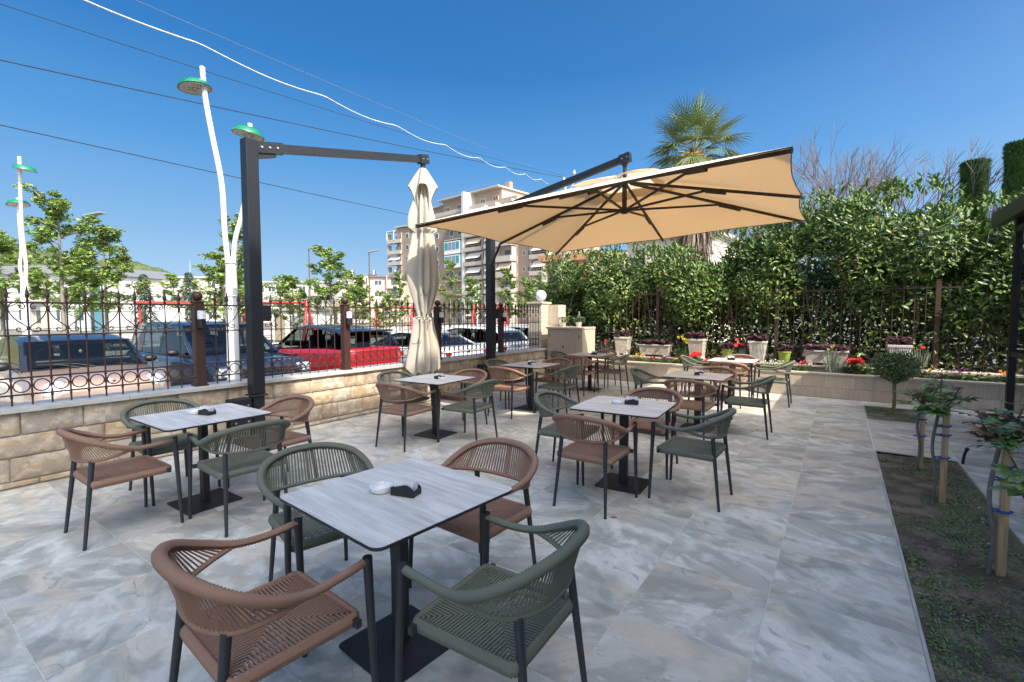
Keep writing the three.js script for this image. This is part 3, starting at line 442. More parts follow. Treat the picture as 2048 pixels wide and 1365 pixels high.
{ // the open parasol
  const t = thing('open_parasol', 'open beige cantilever parasol with black ribs and mast', 'parasol', [-6.0, 0, -7.85], 0, 'cantilever parasols');
  const HUB = V(2.98, 0, .22); mast(t, 3.78, [HUB.x - .03, .49, HUB.z], 0);
  const rot = .028, A = 2.52, B = 2.32, RIM = 3.15, TX = .045, TZ = -.014, APEX = .75;
  const base = (x, z) => RIM + TX * x + TZ * z;
  const W = (x, y, z) => V(HUB.x + x * Math.cos(rot) + z * Math.sin(rot), y, HUB.z - x * Math.sin(rot) + z * Math.cos(rot));
  const rimPt = (i, j) => W(A * i, base(A * i, B * j), B * j), apex = W(0, RIM + APEX, 0), ends = [[1, 0], [1, 1], [0, 1], [-1, 1], [-1, 0], [-1, -1], [0, -1], [1, -1]];
  const E = ends.map(e => rimPt(...e));
  // eight cloth panels, each its own piece, then the vent flap
  for (let k = 0; k < 8; k++) { const a = E[k], b = E[(k + 1) % 8]; const sheet = dy => surf(16, 10, (u, v) => { const r = .17 + .83 * u, p = apex.clone().lerp(a.clone().lerp(b, v), r), s = Math.sin(Math.PI * v); p.lerp(apex, .022 * s * ss(.7, 1, r)); return [p.x, p.y - .03 * s * Math.sin(Math.PI * r) - dy, p.z]; }); const cp = mesh('canopy_panel', sheet(0), canopyM, t); mesh('added_underlayer', sheet(.006), canopyM, cp); }  // under each panel a second cloth, added so light coming through turns warmer
  for (let k = 0; k < 8; k++) { const a = E[k], b = E[(k + 1) % 8]; mesh('vent_panel', surf(6, 6, (u, v) => { const r = .015 + .255 * u, p = apex.clone().lerp(a.clone().lerp(b, v), r); return [p.x, p.y + .035 + .045 * Math.sin(Math.PI * v) * u, p.z]; }), canopyM, t); }
  const hubTop = W(0, RIM + APEX - .12, 0), hubLow = W(0, RIM + .19, 0);
  E.forEach((e, k) => {
    const top = W(0, RIM + APEX - .10, 0).lerp(e, .03), end = e.clone(); end.y -= .045; const rb = mesh('rib', bar(top, end, .028, .042), ribM, t);
    const f = .52, mid = top.clone().lerp(end, f), low = hubLow.clone().lerp(mid, .03); mesh('strut', bar(low, mid, .022, .034), ribM, rb);
    const m0 = top.clone().lerp(end, f - .03), m1 = top.clone().lerp(end, f + .09); m0.y -= .03; m1.y -= .03; mesh('joint_block', bar(m0, m1, .038, .055), ribM, rb);
  });
  mesh('hub', mg([cyl(.055, .055, .10, 16, hubTop.x, hubTop.y, hubTop.z), cyl(.04, .04, RIM + APEX - .1 - hubLow.y, 12, hubTop.x, (hubLow.y + RIM + APEX - .1) / 2, hubTop.z), cyl(.085, .085, .05, 20, hubLow.x, hubLow.y, hubLow.z), cyl(.05, .075, .03, 16, hubLow.x, hubLow.y - .04, hubLow.z), cyl(.03, .03, .2, 10, apex.x, apex.y + .05, apex.z)]), ribM, t);
  E.forEach((e, k) => { const n = E[(k + 1) % 8]; mesh('hem_tape', tube([0, .25, .5, .75, 1].map(v => { const p = e.clone().lerp(n, v).lerp(apex, .022 * Math.sin(Math.PI * v)); p.y -= .008; return p; }), .006, 12, 4), ribM, t); });
  const lw = E[4].clone(); lw.y -= .05; mesh('lock_strut', bar([.07, 2.62, .05], lw.lerp(E[4], .0), .035, .03), ribM, t);
}
{ // the closed parasol: the same mast, its arm swung along the wall
  const t = thing('closed_parasol', 'closed beige cantilever parasol hanging beside the wall, cloth tied with a cord', 'parasol', [-5.95, 0, -2.98], 0, 'cantilever parasols');
  mast(t, 3.72, [.10, .57, -2.78], 0);
  const C = V(.105, 0, -2.80), Y1 = 4.02, Y0 = .56;
  srnd(77);
  // folded cloth: deep pleats round the stem, drawn in by the tie at 1.55 m
  const lobes = 8, R = y => { const s = (Y1 - y) / (Y1 - Y0); return y > 3.0 ? .05 + .19 * ss(0, 1, (Y1 - y) / .95) : y > 1.55 ? .165 + .10 * Math.sin(Math.PI * Math.min(1, (3.05 - y) / 1.5)) - .06 * ss(2.2, 1.55, y) : .175 + .12 * ss(1.55, .75, y); };
  const ph = [...Array(lobes)].map(() => rr(-.18, .18)), am = [...Array(lobes)].map(() => rr(.85, 1.15)), hem = [...Array(lobes)].map(() => rr(-.10, .10));
  const cloth = (u, v) => {
    const a = v * 2 * Math.PI, k = Math.floor(v * lobes) % lobes, f = v * lobes - Math.floor(v * lobes);
    const pleat = Math.pow(Math.abs(Math.sin(Math.PI * f)), .75), low = Y0 + .16 + .20 * (1 - pleat) * -1 + hem[k] * pleat, y = Y1 - (Y1 - low) * u;
    const tie = Math.exp(-Math.pow((y - 1.55) / .09, 2)), depth = (.46 + .10 * Math.sin(y * 2.1 + k)) * (1 - .55 * tie) * ss(Y1, Y1 - .5, y);
    const r = R(y) * am[k] * (1 - depth * (1 - pleat)) * (1 + .05 * Math.sin(y * 7 + k * 2)), aa = a + ph[k] * Math.sin(Math.PI * f) * .6 + .25 * Math.sin(y * 1.3 + k) * .3 + (f - .5) * -.25 * pleat;
    return [C.x + r * Math.cos(aa), y, C.z + r * Math.sin(aa)];
  }, fold = surf(110, 192, cloth);
  mesh('hem_tape', tube([...Array(96)].map((_, i) => cloth(1, (i + .25) / 96)), .0055, 288, 4, true), ribM, t);
  for (const [k, y] of [[.60, 1], [.72, 2], [.84, 3]]) mesh('tie_loop', tube([...Array(9)].map((_, i) => { const v = .02 + .05 * y + .11 * i / 8, p = cloth(k + .02 * Math.sin(i), v), q = V(p[0] - C.x, 0, p[2] - C.z).normalize().multiplyScalar(.006); return [p[0] + q.x, p[1], p[2] + q.z]; }), .004, 24, 4), ribM, t);
  mesh('folded_cloth', fold, foldM, t);
  // vent flap hanging over the shoulders
  mesh('vent_flap', surf(30, 128, (u, v) => { const a = v * 2 * Math.PI, f = v * 4 - Math.floor(v * 4), p = Math.sin(Math.PI * f), len = .30 + .42 * Math.pow(1 - p, 1.6) + .0, y = Y1 + .03 - len * u * 1.02, r = .055 + (.13 + .07 * p) * Math.pow(u, .9) - .06 * (1 - p) * u; return [C.x + r * Math.cos(a), y, C.z + r * Math.sin(a)]; }), foldM, t);
  mesh('stem', cyl(.03, .03, 3.3, 10, C.x, 2.45, C.z), ribM, t); for (let k = 0; k < 8; k++) { const a = (k + .5) / 8 * 2 * Math.PI; mesh('rib', bar([C.x + .05 * Math.cos(a), 3.6, C.z + .05 * Math.sin(a)], [C.x + .10 * Math.cos(a), Y0 + .12, C.z + .10 * Math.sin(a)], .022, .03), ribM, t); }
  mesh('tie_cord', mg([tube([...Array(16)].map((_, i) => { const a = i / 16 * 2 * Math.PI; return [C.x + .175 * Math.cos(a), 1.55 + .012 * Math.sin(a * 2), C.z + .175 * Math.sin(a)]; }), .006, 48, 5, true), tube([[C.x + .15, 1.55, C.z + .11], [C.x + .19, 1.50, C.z + .12], [C.x + .20, 1.40, C.z + .13], [C.x + .19, 1.33, C.z + .12]], .005, 10, 5), tube([[C.x + .15, 1.55, C.z + .11], [C.x + .21, 1.52, C.z + .09], [C.x + .22, 1.44, C.z + .09]], .005, 10, 5)]), mat([.09, .08, .07]), t);
}
// ================================================================ foliage helpers
// a leaf lying along +y from the origin, folded along its midrib; w, l in metres
function leafGeo(l, w, fold = .25, droop = .12, n = 3, tip = 1) {
  const P = [], I = [], prof = [0, .62, 1, .82, .45, 0];
  const st = n === 2 ? [0, .5, 1] : n === 3 ? [0, .3, .7, 1] : [0, .2, .45, .75, 1];
  st.forEach((t, i) => { const h = w / 2 * (t === 0 ? .12 : t === 1 ? .04 * tip : Math.pow(Math.sin(Math.PI * Math.pow(t, .85)), .75)), z = -droop * l * t * t; P.push(-h, t * l, z + fold * h, 0, t * l, z, h, t * l, z + fold * h); });
  for (let i = 0; i < st.length - 1; i++) { const a = i * 3; I.push(a, a + 1, a + 3, a + 3, a + 1, a + 4, a + 1, a + 2, a + 4, a + 4, a + 2, a + 5); }
  const g = new THREE.BufferGeometry(); g.setAttribute('position', new THREE.Float32BufferAttribute(P, 3)); g.setAttribute('uv', new THREE.Float32BufferAttribute(P.flatMap((_, i) => i % 3 === 0 ? [P[i] / w + .5, P[i + 1] / l] : []), 2)); g.setIndex(I); g.computeVertexNormals(); return g;
}
const leafMat = (c, o = {}) => mat(c, { phys: true, roughness: .42, transmission: .18, thickness: 0, side: THREE.DoubleSide, ...o });
const _q = new THREE.Quaternion(), _q2 = new THREE.Quaternion(), _m = new THREE.Matrix4();
// leaf axis along d, face turned towards f
function aim(d, f) { const y = d.clone().normalize(), z = f.clone().addScaledVector(y, -f.dot(y)); if (z.lengthSq() < 1e-5) z.set(y.y, y.z, y.x); z.normalize(); const x = y.clone().cross(z); return new THREE.Matrix4().makeBasis(x, y, z); }
// a crown of leaves: place(i) -> [position, axis, face, size, colour]
function crown(name, parent, g, m, n, place, label) {
  const o = new THREE.InstancedMesh(g, m, n); let k = 0;
  for (let i = 0; i < n; i++) { const r = place(i); if (!r) continue; const [p, d, f, s, c] = r; _m.copy(aim(d, f)).scale(V(s, s, s)).setPosition(p); o.setMatrixAt(k, _m); o.setColorAt(k, c); k++; }
  o.count = k; o.name = name; o.castShadow = o.receiveShadow = true; o.userData.kind = 'stuff'; if (label) o.userData.label = label; parent.add(o); return o;
}
const rdir = () => { const z = rr(-1, 1), a = rr(0, 2 * Math.PI), r = Math.sqrt(1 - z * z); return V(r * Math.cos(a), z, r * Math.sin(a)); };
const gauss = () => rnd() + rnd() + rnd() - 1.5;
const barkT = tex(256, 256, (u, v) => { const k = .6 + .6 * fbm(u * 12, v * 4, 4, 121, 16); return [k, k * .96, k * .9]; });
const barkM = mat([.15, .12, .09], { map: barkT, roughness: .95 }), greyBarkM = mat([.22, .20, .17], { map: barkT, roughness: .95 });
// ================================================================ laurel hedge behind the railing
{
  const lg = leafGeo(.105, .042, .30, .16, 3), lm = leafMat([1, 1, 1], { roughness: .44, transmission: .18 });
  // x, half width, top, foot of the leaves, half depth
  const shrubs = [[-6.35, .95, 3.15, 1.25, .85], [-5.0, .95, 3.42, 1.30, .95], [-3.75, .85, 3.05, 1.5, .9], [-2.75, .8, 2.58, 1.5, .85], [-1.85, .8, 3.42, 1.55, .9], [-.85, .85, 3.78, 1.6, .95], [.2, .85, 3.92, 1.55, 1.0], [1.1, .75, 3.85, 1.65, .95], [2.05, .75, 3.42, 1.15, .85], [3.2, .9, 3.5, 1.0, .9]];
  const wh = ['above the globe lamp pillar', 'over the corner cabinet', 'behind the square aggregate pot', 'lowest of the hedge, behind the long trough', 'behind the yellow irises', 'behind the lime green pots', 'tallest of the hedge, in front of the bare tree', 'beside the brown railing post', 'in front of the clipped cypress column', 'behind the dark pavilion'];
  shrubs.forEach(([x, hw, top, foot, hd], k) => {
    srnd(500 + k); const z = -12.22, t = thing('laurel_shrub', 'glossy laurel shrub, ' + wh[k], 'shrub', [x, .30, z], 0, 'laurels of the hedge');
    for (let i = 0; i < 4; i++) { const a = rr(-.3, .3), b = rr(-.3, .3); mesh('stem', tube([[a, -.05, b], [a + rr(-.15, .15), .5, b + rr(-.1, .1)], [a * 2 + rr(-.2, .2), 1.1, b * 1.5], [a * 3, 1.9, b * 2.2]], rr(.016, .035), 10, 5), barkM, t); }
    const H = (top - foot) / 2, cy = (top + foot) / 2 - .30, bl = [...Array(12)].map(() => { const d = rdir(); return [V(d.x * hw * .70, cy + d.y * H * .72, d.z * hd * .60), rr(.36, .62)]; });
    const N = 12500;
    crown('foliage', t, lg, lm, N, i => {
      const low = rnd() < .035; let p, n;
      if (low) { p = V(rr(-hw, hw), rr(.15, foot - .1), rr(-.2, .85) * hd); n = V(rr(-1, 1), rr(-.2, 1), 1); }
      else { const [c, r] = bl[Math.floor(rnd() * bl.length)], d = rdir(); const s = 1 - Math.abs(gauss()) * .22; p = c.clone().addScaledVector(d, r * s); n = d.clone().multiplyScalar(.6).add(p.clone().sub(V(0, cy, 0)).multiplyScalar(.7)); if (p.y < foot - .45) return null; }
      n.normalize(); const d = n.clone().multiplyScalar(.7).add(rdir().multiplyScalar(.75)).add(V(0, .25, 0)), f = n.clone().add(V(0, .7, 0)).add(rdir().multiplyScalar(.55));
      const y = rnd(), c = y < .27 ? mix3([.17, .26, .045], [.27, .35, .07], rnd()) : mix3([.055, .11, .025], [.13, .21, .042], rnd());
      return [p, d, f, rr(.5, 1.25), rgb(...(rnd() < .02 ? [.26, .16, .05] : c))];
    });
    crown('tip_shoots', t, lg, lm, 420, i => { const a = rr(0, 6.28), r = Math.sqrt(rnd()), q = Math.floor(i / 7); srnd(9000 + k * 100 + q); const bx = rr(-.9, .9) * hw, bz = rr(-.75, .85) * hd, hh = (1 - .5 * (bx / hw) ** 2) * (1 - .35 * (bz / hd) ** 2); const bp = V(bx, cy + H * (.80 + .30 * hh) + rr(-.1, .12), bz); srnd(77000 + k * 1000 + i); const an = rr(0, 6.28); return [bp.clone().add(V(0, (i % 7) * .028, 0)), V(Math.cos(an) * .7, .9, Math.sin(an) * .7), V(-Math.cos(an) * .6, .8, -Math.sin(an) * .6), rr(.8, 1.15), rgb(...mix3([.09, .16, .03], [.17, .25, .05], rnd()))]; });
  });
  // ivy and undergrowth that closes the hedge from behind
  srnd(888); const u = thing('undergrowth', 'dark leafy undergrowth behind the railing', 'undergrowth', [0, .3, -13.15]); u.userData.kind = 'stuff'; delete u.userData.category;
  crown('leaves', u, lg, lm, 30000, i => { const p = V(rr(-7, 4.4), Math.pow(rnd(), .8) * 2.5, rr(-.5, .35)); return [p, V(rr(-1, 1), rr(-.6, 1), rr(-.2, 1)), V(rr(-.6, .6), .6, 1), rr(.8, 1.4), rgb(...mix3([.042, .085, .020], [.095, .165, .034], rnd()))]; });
}
// ================================================================ pots, troughs and flowers on the planter
const aggT = tex(512, 512, (u, v) => { const a = vn(u * 90, v * 90, 3, 90), b = vn(u * 90 + 40, v * 90 + 11, 7, 90), c = fbm(u * 6, v * 6, 3, 131, 8); let k = mix3([.44, .38, .31], [.72, .66, .57], ss(.3, .8, a)); k = mix3(k, [.34, .22, .14], ss(.7, .85, b) * .8); const q = .85 + .3 * c; return [k[0] * q, k[1] * q, k[2] * q]; });
const aggB = tex(512, 512, (u, v) => vn(u * 90, v * 90, 3, 90), true);
const aggM = mat([1, 1, 1], { map: rep(aggT, 2), bumpMap: rep(aggB, 2), bumpScale: .008, roughness: .9 }), rimM = mat([.62, .58, .52], { map: grainT, roughness: .85 }), potSoil = mat([.05, .035, .025], { roughness: 1 });
function taperBox(w0, d0, w1, d1, h) { const g = new THREE.BoxGeometry(1, h, 1, 1, 1, 1), p = g.attributes.position; for (let i = 0; i < p.count; i++) { const up = p.getY(i) > 0; p.setXYZ(i, p.getX(i) * (up ? w1 : w0), p.getY(i) + h / 2, p.getZ(i) * (up ? d1 : d0)); } g.computeVertexNormals(); return g; }
const ZP = PZ - .585;
const purpleLeaf = leafGeo(.085, .060, .2, .25, 3), purpleM = leafMat([1, 1, 1], { roughness: .5 });
function purplePlant(t, y, w, d, n, h) { crown('purple_leaves', t, purpleLeaf, purpleM, n, i => { const x = rr(-w, w) / 2, z = rr(-d, d) / 2, a = rr(0, 6.28); return [V(x, y + rr(0, h), z), V(Math.cos(a), rr(.1, .9), Math.sin(a)), V(-Math.cos(a) * .3, 1, rr(0, .8)), rr(.6, 1.2), rgb(...mix3([.035, .010, .018], [.12, .04, .06], Math.pow(rnd(), 2)))]; }); }
function squarePot(x, label, ribbed, h = .43) {
  srnd(Math.round(x * 1000) + 70000); const t = thing('square_pot', label, 'pot', [x, LEDGE + .0005, ZP], rr(-.05, .05), 'square stone pots on the ledge');
  mesh('body', muv(taperBox(.27, .27, .345, .345, h - .07).translate(0, .055, 0)), ribbed ? rimM : aggM, t); mesh('rim', muv(rbox(.368, .05, .368, .008, 0, h - .02, 0)), rimM, t); mesh('foot', mg([box(.08, .055, .27, -.095, .0275, 0), box(.08, .055, .27, .095, .0275, 0), box(.26, .02, .24, 0, .045, 0)]), rimM, t); mesh('soil', box(.32, .02, .32, 0, h - .0, 0), potSoil, t);
  if (ribbed) for (let i = 0; i < 11; i++) { const u = (i + .5) / 11 - .5; mesh('rib', muv(bar([u * .255, .06, .134], [u * .325, h - .05, .171], .016, .014)), rimM, t); }
  purplePlant(t, h + .01, .36, .36, 150, .12); return t;
}
function trough(x, label) { srnd(Math.round(x * 1000) + 90000); const t = thing('stone_trough', label, 'trough', [x, LEDGE + .0005, ZP], 0, 'long stone troughs on the ledge'); mesh('body', muv(taperBox(.66, .26, .74, .32, .23).translate(0, .05, 0)), aggM, t); mesh('rim', muv(rbox(.765, .03, .345, .008, 0, .285, 0)), rimM, t); for (const s of [-1, 1]) mesh('foot', box(.10, .05, .26, s * .27, .025, 0), rimM, t); mesh('soil', box(.70, .02, .29, 0, .292, 0), potSoil, t); purplePlant(t, .30, .74, .34, 260, .10); }
squarePot(-4.53, 'square exposed aggregate pot with dark purple plant next to the carnations', 0, .46); trough(-3.70, 'long aggregate trough with purple plant beside the yellow irises'); squarePot(-2.72, 'square aggregate pot with purple plant behind the red geraniums', 0, .46); squarePot(-1.46, 'square ribbed pot with purple plant beside tall red carnations', 1, .45); trough(-.22, 'long aggregate trough beside the lime green pot and grass'); squarePot(.92, 'square ribbed pot with pink purple plant behind the ball tree', 1, .45);
const limeM = mat([.30, .38, .07], { roughness: .5 });
for (const [x, l] of [[-2.06, 'lime green plastic pot between the stone pots'], [-.95, 'lime green plastic pot beside the railing post']]) { srnd(Math.round(-x * 999)); const t = thing('lime_pot', l, 'pot', [x, LEDGE + .0005, ZP + .02], 0, 'lime green pots'); const g = new THREE.LatheGeometry([[0, 0], [.085, 0], [.118, .215], [.126, .218], [.128, .25], [.118, .25], [.112, .22], [0, .215]].map(p => new THREE.Vector2(...p)), 28); mesh('pot', g, limeM, t); purplePlant(t, .24, .26, .26, 90, .13); }
// two white hanging baskets on the cabinet
for (const [x, l] of [[-5.86, 'white hanging pot with green plant on the cabinet, nearer the pillar'], [-5.42, 'white hanging pot with green plant on the cabinet, nearer the hedge']]) {
  srnd(Math.round(-x * 777)); const t = thing('hanging_pot', l, 'pot', [x, 1.2905, -10.75], 0, 'white hanging pots on the cabinet'); mesh('pot', new THREE.LatheGeometry([[0, 0], [.055, 0], [.082, .12], [.088, .125], [.080, .125], [.074, .11], [0, .105]].map(p => new THREE.Vector2(...p)), 24), whiteM, t);
  mesh('hanger', mg([[.08, 0], [-.05, .07], [-.05, -.07]].map(([a, b]) => rod([a, .12, b], [.01, .36, 0], .0025, .0025, 4)).concat([new THREE.TorusGeometry(.016, .0035, 5, 12).translate(.01, .375, 0)])), whiteM, t);
  crown('foliage', t, leafGeo(.07, .035), leafMat([1, 1, 1]), 130, i => { const a = rr(0, 6.28), r = rr(0, .13); return [V(r * Math.cos(a), rr(.10, .24), r * Math.sin(a)), V(Math.cos(a), rr(-.2, 1), Math.sin(a)), V(0, 1, .4), rr(.7, 1.2), rgb(...mix3([.04, .08, .02], [.10, .17, .04], rnd()))]; });
}
// flowering plants: tufts of leaves with separate flower heads
const petal5 = (r, n = 5, cup = .25) => mg([...Array(n)].map((_, i) => { const g = leafGeo(r, r * (n > 6 ? .62 : .95), -.15, cup, 3); g.rotateX(.9); g.rotateY(i / n * 2 * Math.PI); return g; }).concat([sph(r * .2, 8, 0, r * .12, 0)]));
const headG = { pansy: petal5(.026, 5), marigold: mg([petal5(.026, 9, .1), petal5(.020, 8, -.3).translate(0, .008, 0), petal5(.012, 6, -.8).translate(0, .014, 0)]), geranium: mg([...Array(16)].map((_, i) => { const a = i * 2.4, r = .036 * Math.sqrt(i / 16), g = petal5(.018, 5, .1); g.rotateZ(-r * 9 * Math.cos(a)); g.rotateX(r * 9 * Math.sin(a)); g.translate(r * Math.cos(a), .02 - r * r * 12, r * Math.sin(a)); return g; })), carnation: mg([petal5(.030, 9, -.2), petal5(.022, 8, -.7).translate(0, .008, 0)]), iris: petal5(.038, 6, .6) };
const fm = c => leafMat(c, { roughness: .75, transmission: .25 });
const FC = { yellow: fm([.80, .55, .02]), red: fm([.62, .012, .012]), crimson: fm([.36, .008, .045]), purple: fm([.20, .012, .18]), orange: fm([.85, .22, .01]), white: fm([.80, .78, .68]), pink: fm([.70, .22, .40]), lemon: fm([.78, .70, .16]), magenta: fm([.55, .03, .25]) };
const blade = leafGeo(.30, .010, .3, .25, 4), smallLeaf = leafGeo(.05, .030), roundLeaf = leafGeo(.065, .065, .15, .1);
function flowers(name, label, x, z, y, kind, col, n, spread, h, o = {}) {
  srnd(Math.round((x + 9) * 1000) + n * 7); const t = thing(name, label, 'flower', [x, y, z]);
  const gl = o.grass ? blade : kind === 'geranium' ? roundLeaf : smallLeaf, gc = o.grey ? [[.20, .25, .17], [.30, .35, .25]] : [[.035, .075, .018], [.09, .15, .03]];
  crown('foliage', t, gl, leafMat([1, 1, 1]), o.nl ?? 110, i => { const a = rr(0, 6.28), r = spread * Math.sqrt(rnd()); return o.grass ? [V(r * .8 * Math.cos(a), 0, r * .8 * Math.sin(a)), V(Math.cos(a) * .45 + rr(-.2, .2), 1, Math.sin(a) * .45 + rr(-.2, .2)), V(Math.cos(a), .4, Math.sin(a)), rr(.6, 1.25) * (o.gl ?? 1), rgb(...mix3(...gc, rnd()))] : [V(r * Math.cos(a), rr(.02, h * .75), r * Math.sin(a)), V(Math.cos(a), rr(-.1, 1), Math.sin(a)), V(rr(-.4, .4), 1, .5), rr(.7, 1.3), rgb(...mix3(...gc, rnd()))]; });
  for (let i = 0; i < n; i++) { const a = rr(0, 6.28), r = spread * .85 * Math.sqrt(rnd()), p = V(r * Math.cos(a), h * 1.22 * rr(.75, 1.08), r * Math.sin(a)), hd = mesh('flower_head', headG[kind], FC[Array.isArray(col) ? col[i % col.length] : col], t); hd.position.copy(p); hd.rotation.set(rr(.1, .9), rr(0, 6), rr(-.4, .4)); hd.scale.setScalar(rr(1.15, 1.6) * (o.s ?? 1)); mesh('stem', rod([r * .5 * Math.cos(a), 0, r * .5 * Math.sin(a)], p.toArray(), .0018, .0018, 4, false), mat([.05, .10, .025]), t); }
}
{
  const zb = PZ - .27, y = .43, L = (...a) => flowers(...a);
  L('carnation', 'slender red carnations by the cabinet', -5.0, ZP, LEDGE, 'carnation', 'red', 4, .13, .30, { grass: 1, grey: 1, nl: 40 });
  L('white_flower', 'small white flowers before the first square pot', -4.72, zb, y, 'pansy', 'white', 9, .13, .16);
  L('pansy', 'bright yellow pansies before the square pot', -3.98, zb, y, 'pansy', 'yellow', 12, .16, .16);
  L('pansy', 'crimson pansies in front of the trough', -3.62, zb, y, 'pansy', ['crimson', 'red', 'crimson'], 9, .13, .11);
  L('pansy', 'deep purple pansies in front of the trough', -3.36, zb, y, 'pansy', 'purple', 10, .13, .13);
  L('marigold', 'orange marigold in the bed before the irises', -3.10, zb, y, 'marigold', 'orange', 4, .06, .14);
  L('iris', 'tall yellow irises between trough and square pot', -3.02, ZP + .12, LEDGE - .12, 'iris', 'lemon', 7, .14, .46, { grass: 1, nl: 70, gl: 1.3, s: 1.05 });
  L('geranium', 'red geraniums beside the yellow irises', -2.72, zb, y, 'geranium', 'red', 6, .17, .23, { s: 1.1 });
  L('geranium', 'red geranium spilling over the planter edge', -2.40, zb + .05, y, 'geranium', 'red', 2, .06, .12);
  L('carnation', 'tall vivid red carnations beside the ribbed pot', -1.80, ZP + .03, LEDGE, 'carnation', 'red', 8, .15, .36, { grass: 1, grey: 1, nl: 70, s: 1.15 });
  L('geranium', 'pink flower in front of the ribbed pot', -1.62, zb, y, 'geranium', 'pink', 2, .07, .20);
  L('white_flower', 'mass of small white flowers in full sun', -1.10, zb, y, 'pansy', 'white', 26, .24, .16, { nl: 200, s: .7 });
  L('petunia', 'pink and red petunias beside the white flowers', -.62, zb, y, 'pansy', ['magenta', 'red', 'pink', 'magenta'], 12, .15, .17, { nl: 160 });
  L('ornamental_grass', 'upright grass with pale yellow bloom beside the trough', -.10, zb, y, 'iris', 'lemon', 3, .10, .42, { grass: 1, grey: 1, nl: 60, gl: 1.5, s: .8 });
  L('geranium', 'large scarlet geraniums in front of the trough', .27, zb, y, 'geranium', 'red', 7, .17, .24, { s: 1.35, nl: 170 });
  L('pansy', 'pale pink pansies beside the scarlet geraniums', .62, zb, y, 'pansy', 'pink', 8, .12, .13, { nl: 140 });
  L('marigold', 'orange marigold near the ball tree', .88, zb, y, 'marigold', 'orange', 3, .06, .16);
  L('pansy', 'yellow and dark pansies behind the ball tree', 1.25, zb, y, 'pansy', ['yellow', 'crimson', 'yellow'], 7, .13, .16);
  L('carnation', 'red carnation with grey grass beside the ribbed pot', 1.22, ZP + .02, LEDGE, 'carnation', 'red', 2, .10, .34, { grass: 1, grey: 1, nl: 60, gl: 1.2, s: 1.2 });
  L('white_flower', 'white flowers before the brown railing post', 1.52, zb, y, 'pansy', 'white', 9, .13, .15);
  L('pansy', 'purple pansies near the dark pavilion', 1.75, zb, y, 'pansy', 'purple', 10, .13, .16, { nl: 150 });
  L('pansy', 'violet and white pansies near the dark pavilion', 2.0, zb, y, 'pansy', ['purple', 'white'], 7, .12, .12, { nl: 140 });
  L('marigold', 'orange marigolds beside the pavilion post', 2.28, zb, y, 'marigold', 'orange', 5, .09, .17, { nl: 140 });
  L('geranium', 'red geranium seen through the pavilion glass', 2.75, ZP, LEDGE, 'geranium', 'red', 3, .1, .3);
}
// ================================================================ beds on the path side: roses on stakes, ball tree
const stakeM = mat([.60, .40, .22], { map: barkT, roughness: .85 }), tieM = mat([.015, .10, .36], { roughness: .5 });
const roseLeaf = mg([[0, .05, 0, 1], [1.0, .032, .03, .85], [-1.0, .032, .03, .85], [1.15, .004, .0, .75], [-1.15, .004, 0, .75]].map(([a, y, z, s]) => { const g = leafGeo(.058 * s, .040 * s, .22, .2, 4); g.rotateZ(a); g.translate(0, y, z * 0); return g; }).concat([rod([0, -.03, 0], [0, .055, 0], .0016, .0012, 4, false)]));
const roseG = [[.09, .19, .05], [.15, .27, .06], [.26, .35, .08], [.30, .17, .08], [.33, .13, .09], [.12, .21, .09]].map(c => leafMat(c, { roughness: .4, transmission: .2 }));
function rose(x, z, h, n, mood, label, sw, dx = .07) {
  srnd(Math.round(-z * 1000)); const t = thing('standard_rose', label, 'rose', [x - dx, -.03, z + .02]);
  mesh('trunk', tube([[0, 0, 0], [.018, .25, .01], [-.012, .5, 0], [.02, h, .01]], .0125, 16, 7), greyBarkM, t);
  for (let i = 0; i < 7; i++) { const a = i * 2.4 + rr(-.3, .3), r = rr(.08, .20), top = V(.02 + r * Math.cos(a), h + rr(-.02, .30), r * Math.sin(a)); const tw = mesh('twig', tube([[.02, h - .03, .01], [.02 + r * .4 * Math.cos(a), h + .03, r * .4 * Math.sin(a)], top.toArray()], .0042, 6, 5), mat([.09, .07, .04]), t);
    for (let k = 0; k < n / 6; k++) { const s = .25 + .75 * (k / (n / 6)), b = V(.02, h - .02, .01).lerp(top, s), q = rr(0, 6.28), d = V(Math.cos(q), rr(-.25, .5), Math.sin(q)), w = rnd(), m = roseG[w < mood ? 3 + Math.floor(rnd() * 2) : [0, 1, 2, 5][Math.floor(rnd() * 4)]], lf = mesh('leaf', roseLeaf, m, t); const M = aim(d, V(rr(-.3, .3), 1, rr(-.3, .3))); b.addScaledVector(d, .03); lf.applyMatrix4(M.scale(V(1, 1, 1).multiplyScalar(rr(.7, 1.25))).setPosition(b)); } }
  const s = thing('wooden_stake', 'square wooden stake tied to the rose ' + sw, 'stake', [x, -.03, z]); mesh('stake', muv(rbox(.042, h + .04, .042, .003, 0, (h + .04) / 2, 0)), stakeM, s);
  for (const y of [.42, .62, .70].map(v => v * h / .85)) mesh('tie', mg([new THREE.TorusGeometry(.034, .005, 5, 16).applyMatrix4(M4([-.014, y, 0], [Math.PI / 2, .1, 0], [1.5, 1, 1])), box(.06, .014, .05, -.006, y, 0)]), tieM, s);
}
rose(.735, -6.45, .74, 44, .28, 'young standard rose with dark red top growth, closest to the ball tree', 'closest to the ball tree', .03);
rose(.765, -5.37, .83, 52, .05, 'young standard rose with fresh green leaves in the middle of the bed', 'with fresh green leaves');
rose(.865, -4.07, .85, 70, .34, 'bushy standard rose with coppery leaves in the bed', 'with coppery leaves', .06);
rose(.80, -2.98, .86, 56, .15, 'green leaved standard rose at the open end of the bed', 'at the open end', .05);
